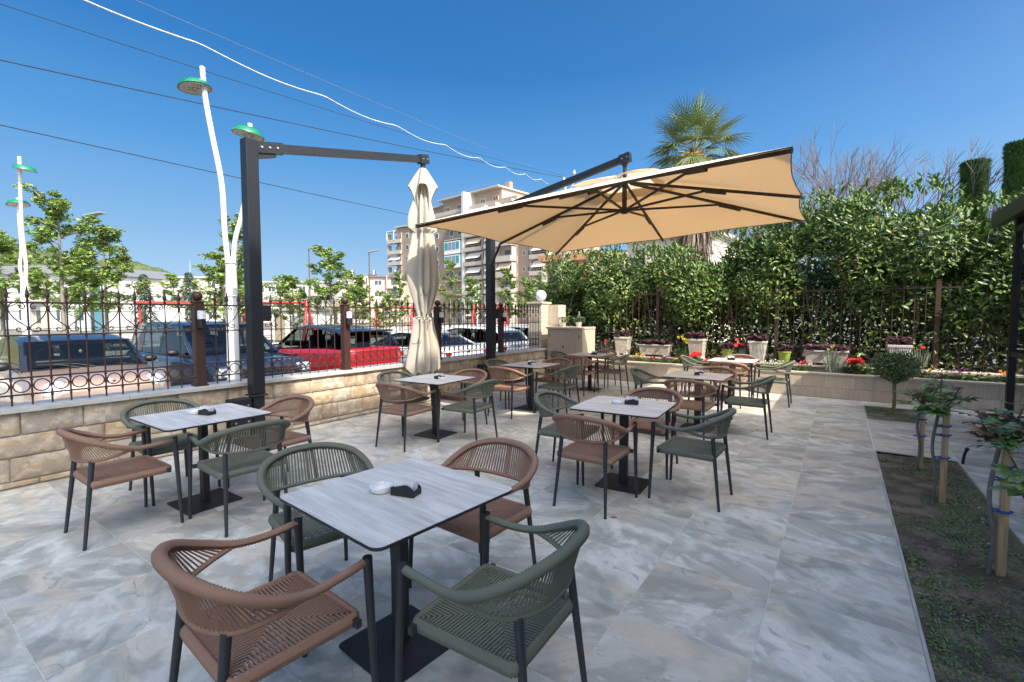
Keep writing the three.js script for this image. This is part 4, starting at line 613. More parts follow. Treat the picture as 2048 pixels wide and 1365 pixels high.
{
  srnd(707); const t = thing('ball_tree', 'small ball headed tree on a thin stem in the square bed', 'tree', [.77, -.03, -10.02]); mesh('trunk', tube([[0, 0, 0], [.008, .2, 0], [0, .44, .006], [0, .56, 0]], .026, 10, 8), mat([.23, .19, .10], { map: barkT, roughness: .9 }), t);
  for (let i = 0; i < 9; i++) { const a = i * 2.4; mesh('branch', rod([0, .48, 0], [.2 * Math.cos(a), rr(.56, .75), .2 * Math.sin(a)], .008, .003, 5), barkM, t); }
  crown('crown', t, leafGeo(.038, .019), leafMat([1, 1, 1]), 4600, i => { const d = rdir(), s = Math.pow(rnd(), .34) * (1 + .10 * Math.sin(d.x * 7 + d.z * 5)), p = V(d.x * .34 * s, .78 + d.y * .23 * s, d.z * .34 * s); return [p, d.clone().add(rdir().multiplyScalar(.8)), d.clone().add(V(0, .6, 0)), rr(.7, 1.3), rgb(...mix3([.055, .10, .03], [.13, .20, .055], rnd()))]; });
}
{ // weeds, pebbles, the black pipe stub
  srnd(909); const o = crown('weeds', scene, leafGeo(.05, .012, .2, .4, 3), leafMat([1, 1, 1]), 9000, i => { const q = Math.floor(i / 9); srnd(4000 + q); const b = rnd() < .85 ? V(rr(.42, 1.07), -.012, rr(-6.85, .2)) : V(rr(.42, 1.07), -.012, rr(-10.2, -9.1)); if (fbm(b.x * 4, b.z * 2, 3, 7) < .43) return null; srnd(50000 + i); const a = rr(0, 6.28), k = rr(.3, 1); return [b.add(V(rr(-.03, .03), 0, rr(-.03, .03))), V(Math.cos(a), rr(.2, 1.6), Math.sin(a)), V(0, 1, .2), rr(.35, 1.0) * k, rgb(...mix3([.05, .10, .02], [.14, .24, .05], rnd()))]; }); o.name = 'weeds'; tag(o, 'small green weeds sprouting over the soil beds', 'weeds', null, 'stuff');
  const gc = crown('ground_cover', scene, leafGeo(.016, .009, .2, .3, 2), leafMat([1, 1, 1]), 26000, i => { const b = rnd() < .87 ? V(rr(.40, 1.085), -.010, rr(-6.9, .2)) : V(rr(.40, 1.085), -.010, rr(-10.27, -9.05)); if (fbm(b.x * 5 + 30, b.z * 3 + 9, 3, 7) < .50) return null; const a = rr(0, 6.28); return [b, V(Math.cos(a), rr(.3, 1.5), Math.sin(a)), V(0, 1, .2), rr(.6, 1.5), rgb(...mix3([.06, .11, .03], [.16, .25, .07], rnd()))]; }); tag(gc, 'low green ground cover in patches over the soil', 'ground cover', null, 'stuff');
  const pg = new THREE.IcosahedronGeometry(.008, 1), p = new THREE.InstancedMesh(pg, mat([.24, .22, .19], { roughness: .9 }), 700); for (let i = 0; i < 700; i++) { const s = Math.pow(rnd(), 5) * 1.6 + .2; _m.compose(V(rr(.41, 1.08), -.008, rnd() < .85 ? rr(-6.85, .3) : rr(-10.2, -9.1)), _q.setFromEuler(new THREE.Euler(rnd() * 6, rnd() * 6, 0)), V(s, s * .6, s)); p.setMatrixAt(i, _m); const k = rr(.35, 1.6); p.setColorAt(i, rgb(k, k, k)); } p.name = 'pebbles'; tag(p, 'scattered pebbles and crumbs on the soil', 'pebbles', null, 'stuff'); scene.add(p);
  const t = thing('pipe_stub', 'bent black hose end sticking out beside the long bed', 'pipe', [1.125, 0, -6.86]); mesh('hose', tube([[0, -.02, 0], [.006, .05, 0], [.012, .11, .004], [.026, .155, .01]], .013, 14, 8), blackM, t); mesh('end_cap', rod([.022, .145, .008], [.032, .18, .013], .016, .018, 10), blackM, t);
}
// ================================================================ parked cars (each faces +x in its own axes; origin on the road under its middle)
const glassM = mat([.36, .41, .41], { phys: true, transmission: 1, thickness: 0, roughness: .02 });
const tyreM = mat([.018, .018, .018], { roughness: .85 }), rimCarM = mat([.45, .45, .46], { roughness: .3, metalness: .8 }), trimM = mat([.02, .02, .022], { roughness: .5 });
const paint = c => mat(c, { phys: true, roughness: .38, metalness: .25, clearcoat: 1, clearcoatRoughness: .06 });
const tailM = mat([.42, .008, .008], { phys: true, roughness: .2, clearcoat: 1 }), lensM = mat([.62, .64, .66], { phys: true, roughness: .08, metalness: .5, clearcoat: 1 });
const lerpP = (pts, x) => { let k = 0; while (k < pts.length - 2 && pts[k + 1][0] < x) k++; const [a, b] = [pts[k], pts[k + 1]], t = Math.max(0, Math.min(1, (x - a[0]) / (b[0] - a[0]))); return a[1] + (b[1] - a[1]) * t; };
const smoothP = (pts, x, r = .09) => { let s = 0, n = 0; for (let i = -3; i <= 3; i++) { const w = 4 - Math.abs(i); s += w * lerpP(pts, x + i * r / 3); n += w; } return s / n; };
function loft(rings) { const P = [], I = [], m = rings[0].length; rings.forEach(r => r.forEach(p => P.push(...p))); for (let i = 0; i < rings.length - 1; i++) for (let j = 0; j < m - 1; j++) { const a = i * m + j, b = a + m; I.push(a, a + 1, b, b, a + 1, b + 1); } for (const [i, f] of [[0, 1], [rings.length - 1, 0]]) { const c = P.length / 3, q = rings[i], s = [0, 1, 2].map(k => q.reduce((u, p) => u + p[k], 0) / m); P.push(...s); for (let j = 0; j < m - 1; j++) { const a = i * m + j; f ? I.push(c, a + 1, a) : I.push(c, a, a + 1); } } const g = new THREE.BufferGeometry(); g.setAttribute('position', new THREE.Float32BufferAttribute(P, 3)); g.setAttribute('uv', new THREE.Float32BufferAttribute(P.flatMap((_, i) => i % 3 ? [] : [P[i], P[i + 1]]), 2)); g.setIndex(I); return toCreasedNormals(mergeVertices(g, 1e-4), .7); }
function car(s, label, p, turn, group) {
  const t = thing(s.name, label, 'car', p, turn, group), L = s.L / 2, W = s.W / 2, body = paint(s.color), roofM = s.roof ? paint(s.roof) : body;
  const wid = x => { const e = Math.min(1, (L - Math.abs(x)) / s.round); return W * (.80 + .20 * Math.pow(1 - Math.pow(1 - Math.max(0, e), 2.4), .6)); };
  const belt = x => smoothP(s.belt, x), N = 44, R = [];
  for (let i = 0; i <= N; i++) { const x = -L + 2 * L * (.5 - .5 * Math.cos(Math.PI * i / N)), w = wid(x), h = belt(x), e = Math.min(1, (L - Math.abs(x)) / .12), b = .24 + .10 * (1 - e), k = 1 - .12 * (1 - e); const half = [[b, .80], [b + .06, .95], [.48, .995], [.66, 1], [h - .14, .985], [h - .05, .945], [h, .86], [h + .018, .45], [h + .022, 0]]; const ring = []; for (const [y, q] of half) ring.push([x, Math.max(y, b), w * q * k]); for (const [y, q] of half.slice(0, -1).reverse()) ring.push([x, Math.max(y, b), -w * q * k]); ring.push(ring[0]); R.push(ring.reverse()); }
  mesh('body', loft(R), body, t);
  // cabin: roof shell, pillars and side skins in paint, tinted panes between them, seats inside
  const C = s.cabin, x0 = C[0][0], x1 = C[C.length - 1][0], top = x => smoothP(C, x, .05), tum = s.tumble ?? .30, sw = (x, y) => (wid(x) * .90) - Math.max(0, y - belt(x)) * tum, Q = [], [rf, rb] = s.roofSpan, pm = s.pillar ? paint(s.pillar) : roofM;
  for (let i = 0; i <= 24; i++) { const x = rb - .03 + (rf - rb + .06) * i / 24, y = top(x), ring = [], half = [[y - .07, sw(x, y - .07) - .05], [y - .065, sw(x, y - .065)], [y - .02, sw(x, y) - .045], [y, sw(x, y) - .14], [y + .014, 0]]; for (const [yy, z] of half) ring.push([x, yy, z]); for (const [yy, z] of half.slice(0, -1).reverse()) ring.push([x, yy, -z]); ring.push(ring[0]); Q.push(ring.reverse()); }
  mesh('roof', loft(Q), roofM, t);
  const topSheet = (a, b, m, name, inset, lift) => mesh(name, surf(10, 10, (u, v) => { const x = a + (b - a) * u, y = top(x), z = (v * 2 - 1) * (sw(x, y) - inset); return [x, y + lift + .012 * (1 - Math.abs(v * 2 - 1)), z]; }), m, t);
  topSheet(rf + .02, x1 - .03, glassM, 'windshield', .04, -.004); topSheet(x0 + .05, rb - .02, glassM, 'rear_window', .06, -.004);
  const skin = (a, b, m, name, grow) => { for (const sd of [1, -1]) { const g = surf(6, 3, (u, v) => { const x = a + (b - a) * u, yb = belt(x) - .01, yt = Math.max(yb + .008, top(x) - .055), y = yb + (yt - yb) * v; return [x, y, sd * (sw(x, y) + grow)]; }); if (sd < 0) g.index.array.reverse(); mesh(name, g, m, t); } };
  skin(x0 + .02, s.side[0][0], pm, 'rear_pillar', .004); s.side.forEach(([a, b], k) => { skin(a, b, glassM, 'side_window', 0); if (k) skin(s.side[k - 1][1], a, trimM, 'door_pillar', .003); }); skin(s.side[s.side.length - 1][1], x1 - .04, glassM, 'quarter_window', 0);
  for (const sd of [1, -1]) { const q = (x, d) => V(x, top(x) - d, sd * (sw(x, top(x)) - .035)); mesh('front_pillar', bar(q(x1 - .04, .01), q(rf - .02, .03), .075, .05), pm, t); mesh('rear_corner', bar(q(x0 + .06, .0), q(rb + .02, .03), .10, .05), pm, t); mesh('belt_trim', bar([x0 + .1, belt(x0 + .1) + .015, sd * (sw(x0 + .1, 0) + .004)], [x1 - .1, belt(x1 - .1) + .015, sd * (sw(x1 - .1, 0) + .004)], .014, .03), trimM, t); }
  const seatM = mat(s.seat ?? [.05, .05, .055], { roughness: .9 }), xm = s.side[s.side.length - 1][0], by = belt(xm) + .03;
  mesh('cabin_floor', box(x1 - x0 - .5, .02, s.W * .72, (x0 + x1) / 2, by, 0), trimM, t); mesh('dashboard', rbox(.36, .10, s.W * .70, .04, x1 - .36, by + .05, 0), trimM, t); mesh('steering_wheel', new THREE.TorusGeometry(.17, .014, 6, 22).applyMatrix4(M4([x1 - .62, by + .12, .36], [0, 1.25, 0])), trimM, t);
  for (const [dx, zz] of [[.12, .36], [.12, -.36], [-.85, .36], [-.85, -.36]]) mesh('seat', mg([rbox(.13, .30, .44, .05, xm + dx, by + .15, zz, [0, 0, .15]), rbox(.09, .14, .24, .04, xm + dx - .05, by + .36, zz)]), seatM, t);
  for (const wx of s.wheels) for (const sd of [1, -1]) { const w = new THREE.Group(); w.name = 'wheel'; w.position.set(wx, s.wr, sd * (W - .11)); t.add(w); const ty = new THREE.TorusGeometry(s.wr - .075, .078, 10, 28); ty.scale(1, 1, 1.35); mesh('tyre', ty, tyreM, w); mesh('rim', mg([cyl(s.wr - .13, s.wr - .13, .06, 24, 0, 0, sd * .03, [Math.PI / 2, 0, 0]), ...[0, 1, 2, 3, 4].map(i => box(.05, s.wr - .13, .03, 0, 0, 0).translate(0, (s.wr - .13) / 2, sd * .06).applyMatrix4(M4([0, 0, 0], [0, 0, i * 1.257])))]), rimCarM, w); mesh('wheel_arch', (() => { const g = new THREE.TorusGeometry(s.wr + .035, .028, 6, 20, Math.PI); g.translate(0, 0, sd * .075); return g; })(), trimM, w); }
  for (const sd of [1, -1]) { const mx = s.mirror, y = belt(mx) + .07; const m = mesh('mirror', mg([sph(.11, 14, mx, y, sd * (W + .06), [.75, .62, 1]), rod([mx, y - .05, sd * (W - .12)], [mx, y - .02, sd * (W + .02)], .018)]), s.mirrorM ?? trimM, t); }
  for (const sd of [1, -1]) mesh('sill', box(s.L * .52, .10, .03, 0, .31, sd * (W - .005)), trimM, t);
  for (const sd of [1, -1]) for (const x of s.doors) mesh('door_handle', rbox(.16, .025, .03, .01, x, belt(x) - .13, sd * (wid(x) * .985 + .008)), body, t);
  s.extra(t, { L, W, belt, top, sw, wid, body });
  return t;
}
const roundLamp = (t, x, y, z, r, tilt) => { const g = mesh('headlight', sph(r, 20, 0, 0, 0, [.45, 1, .92]), lensM, t); g.position.set(x, y, z); g.rotation.z = tilt; const k = mesh('chrome_ring', new THREE.TorusGeometry(r * .98, .014, 8, 32).rotateY(Math.PI / 2), chrome, g); mesh('bulb', sph(r * .35, 12, r * .28, 0, 0), whiteM, g); };
const cars = 'cars parked beyond the fence';
car({ name: 'beige_car', L: 4.05, W: 1.80, H: 1.56, round: .55, color: [.33, .235, .185], roof: [.022, .026, .036], pillar: [.015, .018, .024], wr: .33, wheels: [-1.25, 1.28], mirror: .62, mirrorM: blackM, tumble: .22, doors: [-.05],
  belt: [[-2.1, .86], [-1.9, 1.02], [-.6, 1.06], [.7, 1.04], [.95, 1.03], [1.55, .99], [1.86, .94], [2.0, .86], [2.06, .66]], cabin: [[-1.92, 1.0], [-1.62, 1.42], [-1.2, 1.53], [0, 1.56], [.42, 1.48], [1.00, 1.02]], roofSpan: [.38, -1.45], side: [[-1.5, -.72], [-.66, .60]],
  extra: (t, { L, W, belt }) => {
    for (const sd of [1, -1]) { roundLamp(t, 1.93, .80, sd * .60, .16, .25); mesh('wiper', mg([tube([[1.03, 1.07, sd * .1 + .05], [.93, 1.12, sd * .1 + .3], [.92, 1.13, sd * .1 + .52]], .008, 10, 5), rod([.99, 1.06, sd * .1 + .1], [1.02, 1.04, sd * .1 - .05], .012)]), trimM, t); mesh('indicator', sph(.05, 12, 1.93, .62, sd * .62, [.4, 1, 1]), mat([.7, .30, .10], { roughness: .2 }), t); }
    mesh('grille', mg([rbox(.06, .20, .92, .02, 2.0, .56, 0)]), trimM, t); mesh('chrome_grille', mg([tube([[2.03, .67, -.44], [2.035, .685, 0], [2.03, .67, .44], [2.025, .56, .50], [2.03, .47, .44], [2.035, .455, 0], [2.03, .47, -.44], [2.025, .56, -.50]], .014, 60, 6, true), bar([2.035, .60, -.45], [2.035, .60, .45], .02, .014), bar([2.035, .54, -.45], [2.035, .54, .45], .02, .014)]), chrome, t);
    mesh('hood_badge', mg([cyl(.035, .035, .012, 16, 1.97, .90, 0, [0, 0, -1.0]), box(.02, .012, .14, 1.97, .90, 0)]), chrome, t);
    mesh('hanging_charm', sph(.025, 8, .60, 1.30, .02, [1, 1.4, 1]), mat([.7, .62, .4]), t);
  } }, 'beige champagne hatchback with black roof and round headlights facing the wall', [-11.25, STREET, -2.42], 0, cars);
car({ name: 'navy_suv', L: 4.85, W: 1.98, H: 1.76, round: .40, color: [.012, .020, .040], wr: .38, wheels: [-1.45, 1.45], mirror: .78, mirrorM: blackM, tumble: .24, doors: [-.15, -1.1],
  belt: [[-2.5, 1.0], [-2.35, 1.10], [.8, 1.10], [1.2, 1.08], [2.1, 1.03], [2.38, .95], [2.45, .80]], cabin: [[-2.36, 1.05], [-2.12, 1.66], [-1.7, 1.76], [.0, 1.76], [.38, 1.70], [1.18, 1.08]], roofSpan: [.32, -2.0], side: [[-2.05, -1.42], [-1.35, -.42], [-.34, .80]],
  extra: (t, { W }) => {
    mesh('grille', rbox(.06, .20, 1.05, .02, 2.40, .82, 0), trimM, t); mesh('chrome_grille', mg([.76, .82, .88].map(y => bar([2.44, y, -.50], [2.44, y, .50], .015, .022)).concat([...Array(12)].map((_, i) => rod([2.44, .73, -.48 + i * .087], [2.44, .91, -.44 + i * .087], .006)))), chrome, t);
    for (const sd of [1, -1]) { mesh('headlight', rbox(.16, .19, .34, .04, 2.33, .84, sd * .74), lensM, t); const h = mesh('lamp_rings', mg([new THREE.TorusGeometry(.07, .014, 8, 20).rotateY(Math.PI / 2).translate(2.42, .84, sd * .68), new THREE.TorusGeometry(.06, .012, 8, 20).rotateY(Math.PI / 2).translate(2.42, .84, sd * .82)]), chrome, t); }
    mesh('bumper', rbox(.10, .20, 1.70, .04, 2.40, .52, 0), trimM, t);
    for (let i = 0; i < 10; i++) mesh('hood_letter', box(.012, .022, .045, 2.28, 1.015, -.50 + i * .11 + (i > 4 ? .04 : 0)), rimCarM, t);
    for (const sd of [1, -1]) mesh('side_vent', rbox(.05, .24, .02, .006, 1.0, .80, sd * (W - .005)), trimM, t);
  } }, 'dark navy sport utility car with chrome grille facing the wall', [-11.60, STREET, -4.86], 0, cars);
car({ name: 'red_suv', L: 4.35, W: 1.90, H: 1.65, round: .50, color: [.40, .012, .022], roof: [.016, .018, .026], pillar: [.012, .013, .017], wr: .37, wheels: [-1.30, 1.34], mirror: .72, mirrorM: blackM, tumble: .30, doors: [-.15, -.98],
  belt: [[-2.25, .95], [-2.1, 1.10], [-1.2, 1.10], [.7, 1.02], [1.1, 1.0], [1.8, .92], [2.1, .80], [2.18, .66]], cabin: [[-2.12, 1.08], [-1.80, 1.44], [-1.55, 1.55], [-.6, 1.63], [.0, 1.65], [.35, 1.60], [1.12, 1.0]], roofSpan: [.28, -1.72], side: [[-1.72, -1.15], [-1.08, -.35], [-.28, .82]],
  extra: (t, { W }) => {
    mesh('roof_spoiler', rbox(.34, .045, 1.28, .02, -1.86, 1.52, 0), paint([.016, .018, .026]), t); mesh('tail_band', rbox(.05, .13, 1.5, .02, -2.12, .88, 0), trimM, t);
    for (const sd of [1, -1]) { mesh('tail_light', rbox(.14, .13, .36, .03, -2.06, .90, sd * .70), tailM, t); mesh('lamp_ring', new THREE.TorusGeometry(.05, .012, 8, 18).rotateY(Math.PI / 2).translate(-2.14, .90, sd * .66), chrome, t); }
    for (let i = 0; i < 10; i++) mesh('tailgate_letter', box(.012, .026, .045, -2.165, 1.0, -.56 + i * .12 + (i > 4 ? .06 : 0)), trimM, t);
    mesh('number_plate', rbox(.015, .11, .52, .004, -2.16, .70, 0), mat([.75, .75, .75]), t); for (const sd of [1, -1]) mesh('plate_band', box(.004, .10, .05, -2.17, .70, sd * .23), mat([.02, .08, .45]), t);
    mesh('bumper', rbox(.08, .22, 1.66, .04, -2.14, .46, 0), trimM, t); mesh('rear_wiper', rod([-2.04, 1.16, .05], [-1.98, 1.24, .48], .008), trimM, t);
  } }, 'glossy red sport utility car with dark roof, tail towards the wall', [-11.65, STREET, -7.75], Math.PI, cars);
const sedanSpec = (name, color, H) => ({ name, L: 4.6, W: 1.84, H, round: .55, color, wr: .33, wheels: [-1.40, 1.42], mirror: .62, tumble: .34, doors: [-.15, -1.0],
  belt: [[-2.35, .86], [-2.2, 1.00], [-1.5, 1.01], [.8, .96], [1.2, .93], [2.0, .80], [2.3, .62]], cabin: [[-1.92, .98], [-1.15, 1.36], [-.7, H - .01], [-.1, H], [.3, H - .06], [1.20, .94]], roofSpan: [.25, -1.02], side: [[-1.20, -.55], [-.48, .70]],
  extra: (t, { W }) => { for (const sd of [1, -1]) mesh('tail_light', rbox(.16, .11, .42, .03, -2.20, .82, sd * .62), tailM, t); mesh('number_plate', rbox(.015, .11, .52, .004, -2.31, .72, 0), whiteM, t); mesh('badge', cyl(.04, .04, .012, 16, -2.30, .87, 0, [0, 0, Math.PI / 2]), chrome, t); mesh('bumper', rbox(.07, .18, 1.6, .04, -2.28, .44, 0), trimM, t); } });
car(sedanSpec('white_sedan', [.72, .72, .72], 1.44), 'white saloon car with red tail lights behind the closed parasol', [-11.1, STREET, -10.55], Math.PI - .03, cars);
car({ ...sedanSpec('white_hatchback', [.66, .67, .69], 1.52), cabin: [[-2.20, .98], [-1.95, 1.36], [-1.5, 1.49], [-.1, 1.52], [.3, 1.46], [1.20, .94]], roofSpan: [.25, -1.85], side: [[-1.85, -1.25], [-1.18, -.45], [-.38, .70]] }, 'white hatchback with dark rear window parked next to the saloon car', [-11.2, STREET, -13.25], Math.PI, cars);
car({ ...sedanSpec('silver_car', [.42, .44, .47], 1.50), cabin: [[-2.20, .98], [-1.95, 1.36], [-1.5, 1.47], [-.1, 1.50], [.3, 1.44], [1.20, .94]], roofSpan: [.25, -1.85] }, 'silver hatchback parked furthest along the fence by the pillar', [-11.0, STREET, -16.0], Math.PI, cars);
// ================================================================ street lamps and park furniture
const lampWhite = mat([.62, .62, .60], { roughness: .4 }), lampGreen = mat([.010, .19, .085], { phys: true, roughness: .25, clearcoat: .7 });
function streetLamp(p, turn, label, k = 1) {
  const t = thing('street_lamp', label, 'street lamp', p, turn, 'forked white street lamps');
  mesh('trunk', mg([cyl(.105, .085, 2.2, 20, 0, 1.1, 0), cyl(.085, .072, .55, 20, 0, 2.45, 0), cyl(.17, .17, .02, 20, 0, .01, 0), new THREE.TorusGeometry(.086, .012, 8, 20).rotateX(Math.PI / 2).translate(0, 2.2, 0), new THREE.TorusGeometry(.075, .010, 8, 20).rotateX(Math.PI / 2).translate(0, 2.70, 0)]), lampWhite, t);
  mesh('access_door', rbox(.012, .34, .09, .004, .098, .75, 0), mat([.5, .5, .49]), t);
  const head = (b, q, r) => { const h = mesh('lamp_head', new THREE.LatheGeometry([[0, .13], [.10, .118], [.19, .08], [.235, .0], [.22, .0]].map(v => new THREE.Vector2(...v)), 28), lampGreen, b); h.position.copy(q); h.rotation.set(...r); mesh('diffuser', mg([cyl(.21, .21, .02, 24, 0, .01, 0), ...[-.08, 0, .08].map(x => box(.05, .012, .10, x, -.004, 0))]), mat([.45, .42, .36], { roughness: .5 }), h); };
  const b1 = mesh('branch', tube([[-.02, 2.6, .02], [-.04, 3.1, .05], [-.16, 3.9, .02], [-.42, 4.7, .02], [-.58, 5.3, .03], [-.62, 5.75, .04]], .040, 30, 8), lampWhite, t); head(b1, V(-.70, 5.42, .12), [.12, 0, .12]);
  const b2 = mesh('branch', tube([[.02, 2.6, -.02], [.03, 3.05, -.06], [.08, 3.5, -.16 * k], [.12, 4.15, -.26 * k], [.10, 4.84, -.30 * k]], .036, 26, 8), lampWhite, t); head(b2, V(.09, 4.66, -.27 * k), [-.1, 0, -.12]);
}
streetLamp([-7.62, STREET, -3.49], 0, 'forked white street lamp with green heads standing beside the navy car');
streetLamp([-17.6, STREET + .12, -2.92], 2.98, 'forked white street lamp with green heads among the young maples', .1); streetLamp([-30.3, STREET + .1, -37.4], .4, 'forked white street lamp with green heads before the tall apartment block');
const poleM = mat([.10, .06, .045], { roughness: .6 });
for (const [x, y, z, l] of [[-36.85, 7.5, -8.94, 'tall thin brown floodlight pole behind the maples'], [-39.05, 7.5, -24.5, 'tall thin brown floodlight pole behind the swing frame'], [-37.1, 7.6, -29.5, 'tall thin brown floodlight pole before the beige flats']]) { const t = thing('floodlight_pole', l, 'pole', [x, STREET, z], .6, 'brown floodlight poles'); mesh('pole', cyl(.075, .05, y - STREET, 8, 0, (y - STREET) / 2, 0), poleM, t); mesh('floodlight', mg([rbox(.9, .10, .42, .03, .45, y - STREET + .06, 0, [0, 0, .18])]), mat([.22, .21, .20]), t); }
{ // swing frames and climbing bars, painted red
  const red = mat([.40, .035, .025], { roughness: .45 }); const A = (p, turn, len, h, l) => { const t = thing('swing_frame', l, 'swing', p, turn, 'red playground frames'); mesh('top_bar', rod([-len / 2, h, 0], [len / 2, h, 0], .06, .06, 10), red, t); for (const sx of [-1, 1]) for (const sz of [-1, 1]) mesh('leg', rod([sx * len / 2, h + .12, 0], [sx * (len / 2 + .1), 0, sz * .85], .07, .07, 8), red, t); for (const x of [-.28, .28]) { mesh('chain', rod([x * len, h, 0], [x * len, .55, 0], .012, .012, 4), poleM, t); } mesh('swing_seat', box(len * .62, .03, .25, 0, .52, 0), blackM, t); };
  A([-23.6, STREET + .08, -13.0], .61, 3.0, 2.45, 'red swing frame with splayed legs behind the red car'); A([-24.5, STREET + .1, -21.5], .5, 2.4, 2.3, 'red swing frame behind the white saloon'); A([-21.5, STREET + .1, -28.0], .4, 2.4, 2.4, 'red swing frame near the stone pillar');
  const t = thing('shade_canopy', 'long flat red playground shelter roof behind the navy car', 'shelter', [-27.2, STREET + .1, -11.2], .98); mesh('roof_edge', box(5.6, .10, 2.2, 0, 2.42, 0), red, t); for (const sx of [-2.6, 0, 2.6]) mesh('post', rod([sx, 0, .9], [sx, 2.5, .9], .06, .06, 8), red, t); mesh('notice_board', box(1.0, .75, .05, -1.2, 1.75, 1.15), whiteM, t);
  const w = thing('park_wall', 'low white park wall with iron hoop railing', 'wall', [-19.8, STREET + .1, -12], 0); mesh('wall', muv(bbox(-.12, .12, 0, .62, -26, 13)), mat([.66, .63, .58], { map: grainT, roughness: .9 }), w); for (let i = 0; i < 26; i++) mesh('hoop', new THREE.TorusGeometry(.42, .016, 5, 16, Math.PI).rotateY(Math.PI / 2).translate(0, .60, 12 - i * 1.4), poleM, w);
  const m = thing('mesh_fence', 'green mesh fence of the park sports court', 'fence', [-33.5, STREET, -28], 0); const gm = mat([.02, .07, .05], { roughness: .6 }); for (let i = 0; i <= 14; i++) mesh('post', rod([0, 0, -16 + i * 2.8], [0, 3.0, -16 + i * 2.8], .035, .035, 6), gm, m); for (const y of [.3, 1.2, 2.1, 3.0]) mesh('wire', rod([0, y, -16], [0, y, 23.2], .018, .018, 4), gm, m);
  const k = thing('kiosk', 'small white kiosk in the park', 'kiosk', [-31, STREET + .1, -19], .6); mesh('wall', box(3.4, 2.1, 2.2, 0, 1.05, 0), mat([.66, .64, .60]), k); mesh('roof', box(3.8, .14, 2.6, 0, 2.17, 0), mat([.30, .28, .26]), k); mesh('shutter', box(1.6, .9, .05, .3, 1.3, 1.11), mat([.2, .22, .25]), k); mesh('door', box(.7, 1.8, .05, -1.2, .92, 1.11), mat([.25, .2, .15]), k);
}
// ================================================================ trees
const mapleLeaf = (() => { const g = mg([0, .95, -.95].map((a, i) => { const l = leafGeo(i ? .13 : .16, i ? .075 : .09, .15, .15, 2); l.rotateZ(a); return l; })); return g; })();
const broadM = leafMat([1, 1, 1], { roughness: .5, transmission: .28 });
function youngTree(p, h, w, n, label, cols = [[.15, .23, .04], [.30, .40, .085]], s = 1, lean = 0, group = 'young park trees') {
  srnd(Math.round(Math.abs(p[0] * 91 + p[2] * 57) * 10)); const t = thing('maple_tree', label, 'tree', p, 0, group), base = h * .28;
  n = Math.round(n * 2.4); s *= .8;
  mesh('trunk', rod([0, 0, 0], [lean, h * .92, 0], h * .014, h * .004, 7), greyBarkM, t);
  const ends = []; for (let i = 0; i < 15; i++) { const y = base + (h - base) * (i / 15) * .92, a = i * 2.4 + rr(-.4, .4), r = w * (1 - .62 * (i / 15)) * rr(.65, 1), e = [lean * y / h + r * Math.cos(a), y + r * rr(.55, .95), r * Math.sin(a)]; ends.push([V(lean * y / h, y, 0), V(...e)]); mesh('limb', tube([[lean * y / h, y, 0], [lean * y / h + r * .5 * Math.cos(a), y + r * .28, r * .5 * Math.sin(a)], e], h * .0042, 6, 5), greyBarkM, t); }
  const cl = []; for (const [a, b] of ends) for (let k = 0; k < 5; k++) cl.push([a.clone().lerp(b, .35 + .7 * k / 4).add(rdir().multiplyScalar(w * .12)), w * rr(.10, .22)]); for (let k = 0; k < 5; k++) cl.push([V(lean + rr(-.1, .1), h * (.86 + .03 * k), rr(-.1, .1)), w * .12]);
  crown('crown', t, mapleLeaf, broadM, n, i => { const [c, r] = cl[Math.floor(rnd() * cl.length)], d = rdir(); d.y *= .6; return [c.clone().addScaledVector(d, r * Math.pow(rnd(), .4)), V(rr(-1, 1), rr(-.7, .3), rr(-1, 1)), V(rr(-.5, .5), 1, rr(-.5, .5)), rr(.6, 1.15) * s, rgb(...mix3(...cols, Math.pow(rnd(), 1.3)))]; });
  return t;
}
const Y = STREET + .08;
for (const [x, z, h, w, n, l] of [[-30.5, -4.3, 5.6, 2.1, 2300, 'young maple with loose pale crown left of the lamp among the maples'.replace('left of', 'beside')], [-27.5, -5.7, 7.1, 1.9, 2700, 'tallest sparse young maple beside the forked street lamp'], [-28.4, -7.4, 6.0, 2.0, 2600, 'broad young maple with a floodlight pole behind it'], [-34.9, -12.5, 4.5, 1.1, 800, 'thin young tree before the white flats'], [-23.3, -11.0, 6.6, 1.35, 1900, 'upright young tree behind the forked lamp by the navy car'], [-22.6, -10.0, 4.6, 1.5, 1500, 'bushy young tree beside the shelter roof'], [-23.2, -15.8, 5.6, 1.7, 2300, 'round young tree behind the swing frame'], [-26.8, -15.7, 4.2, 1.2, 1400, 'small young tree beside the swing frame'], [-25.2, -19.2, 4.4, 1.1, 1400, 'small young tree before the beige flats'], [-22.4, -19.0, 3.2, 1.0, 900, 'low young tree behind the red car'], [-30.8, -27.6, 5.6, 1.1, 1300, 'narrow young tree beside the closed parasol cloth'], [-30.5, -33.6, 7.2, 1.5, 1800, 'narrow young tree before the tall apartment block'], [-27.8, -33.6, 5.4, 1.3, 1500, 'small young tree beside the far forked lamp'], [-24.3, -34.3, 6.0, 1.4, 1700, 'young tree behind the open parasol mast'], [-20.6, -32.0, 4.6, 1.7, 1800, 'broad young tree beside the stone pillar'], [-18.2, -30.5, 4.3, 1.5, 1500, 'young tree behind the globe lamp'], [-35.5, -3.0, 6.2, 2.2, 1900, 'full young maple before the long white building'], [-37, -8.2, 5.2, 1.9, 1700, 'young maple at the end of the long white building'], [-33.0, -15.6, 4.6, 1.6, 1400, 'young tree before the dark spruces'], [-38, -21.5, 4.8, 1.7, 1400, 'young tree before the blank white end wall'], [-34.5, -26.0, 4.4, 1.6, 1300, 'young tree beside the park kiosk']]) youngTree([x, Y, z], h, w, n, l);
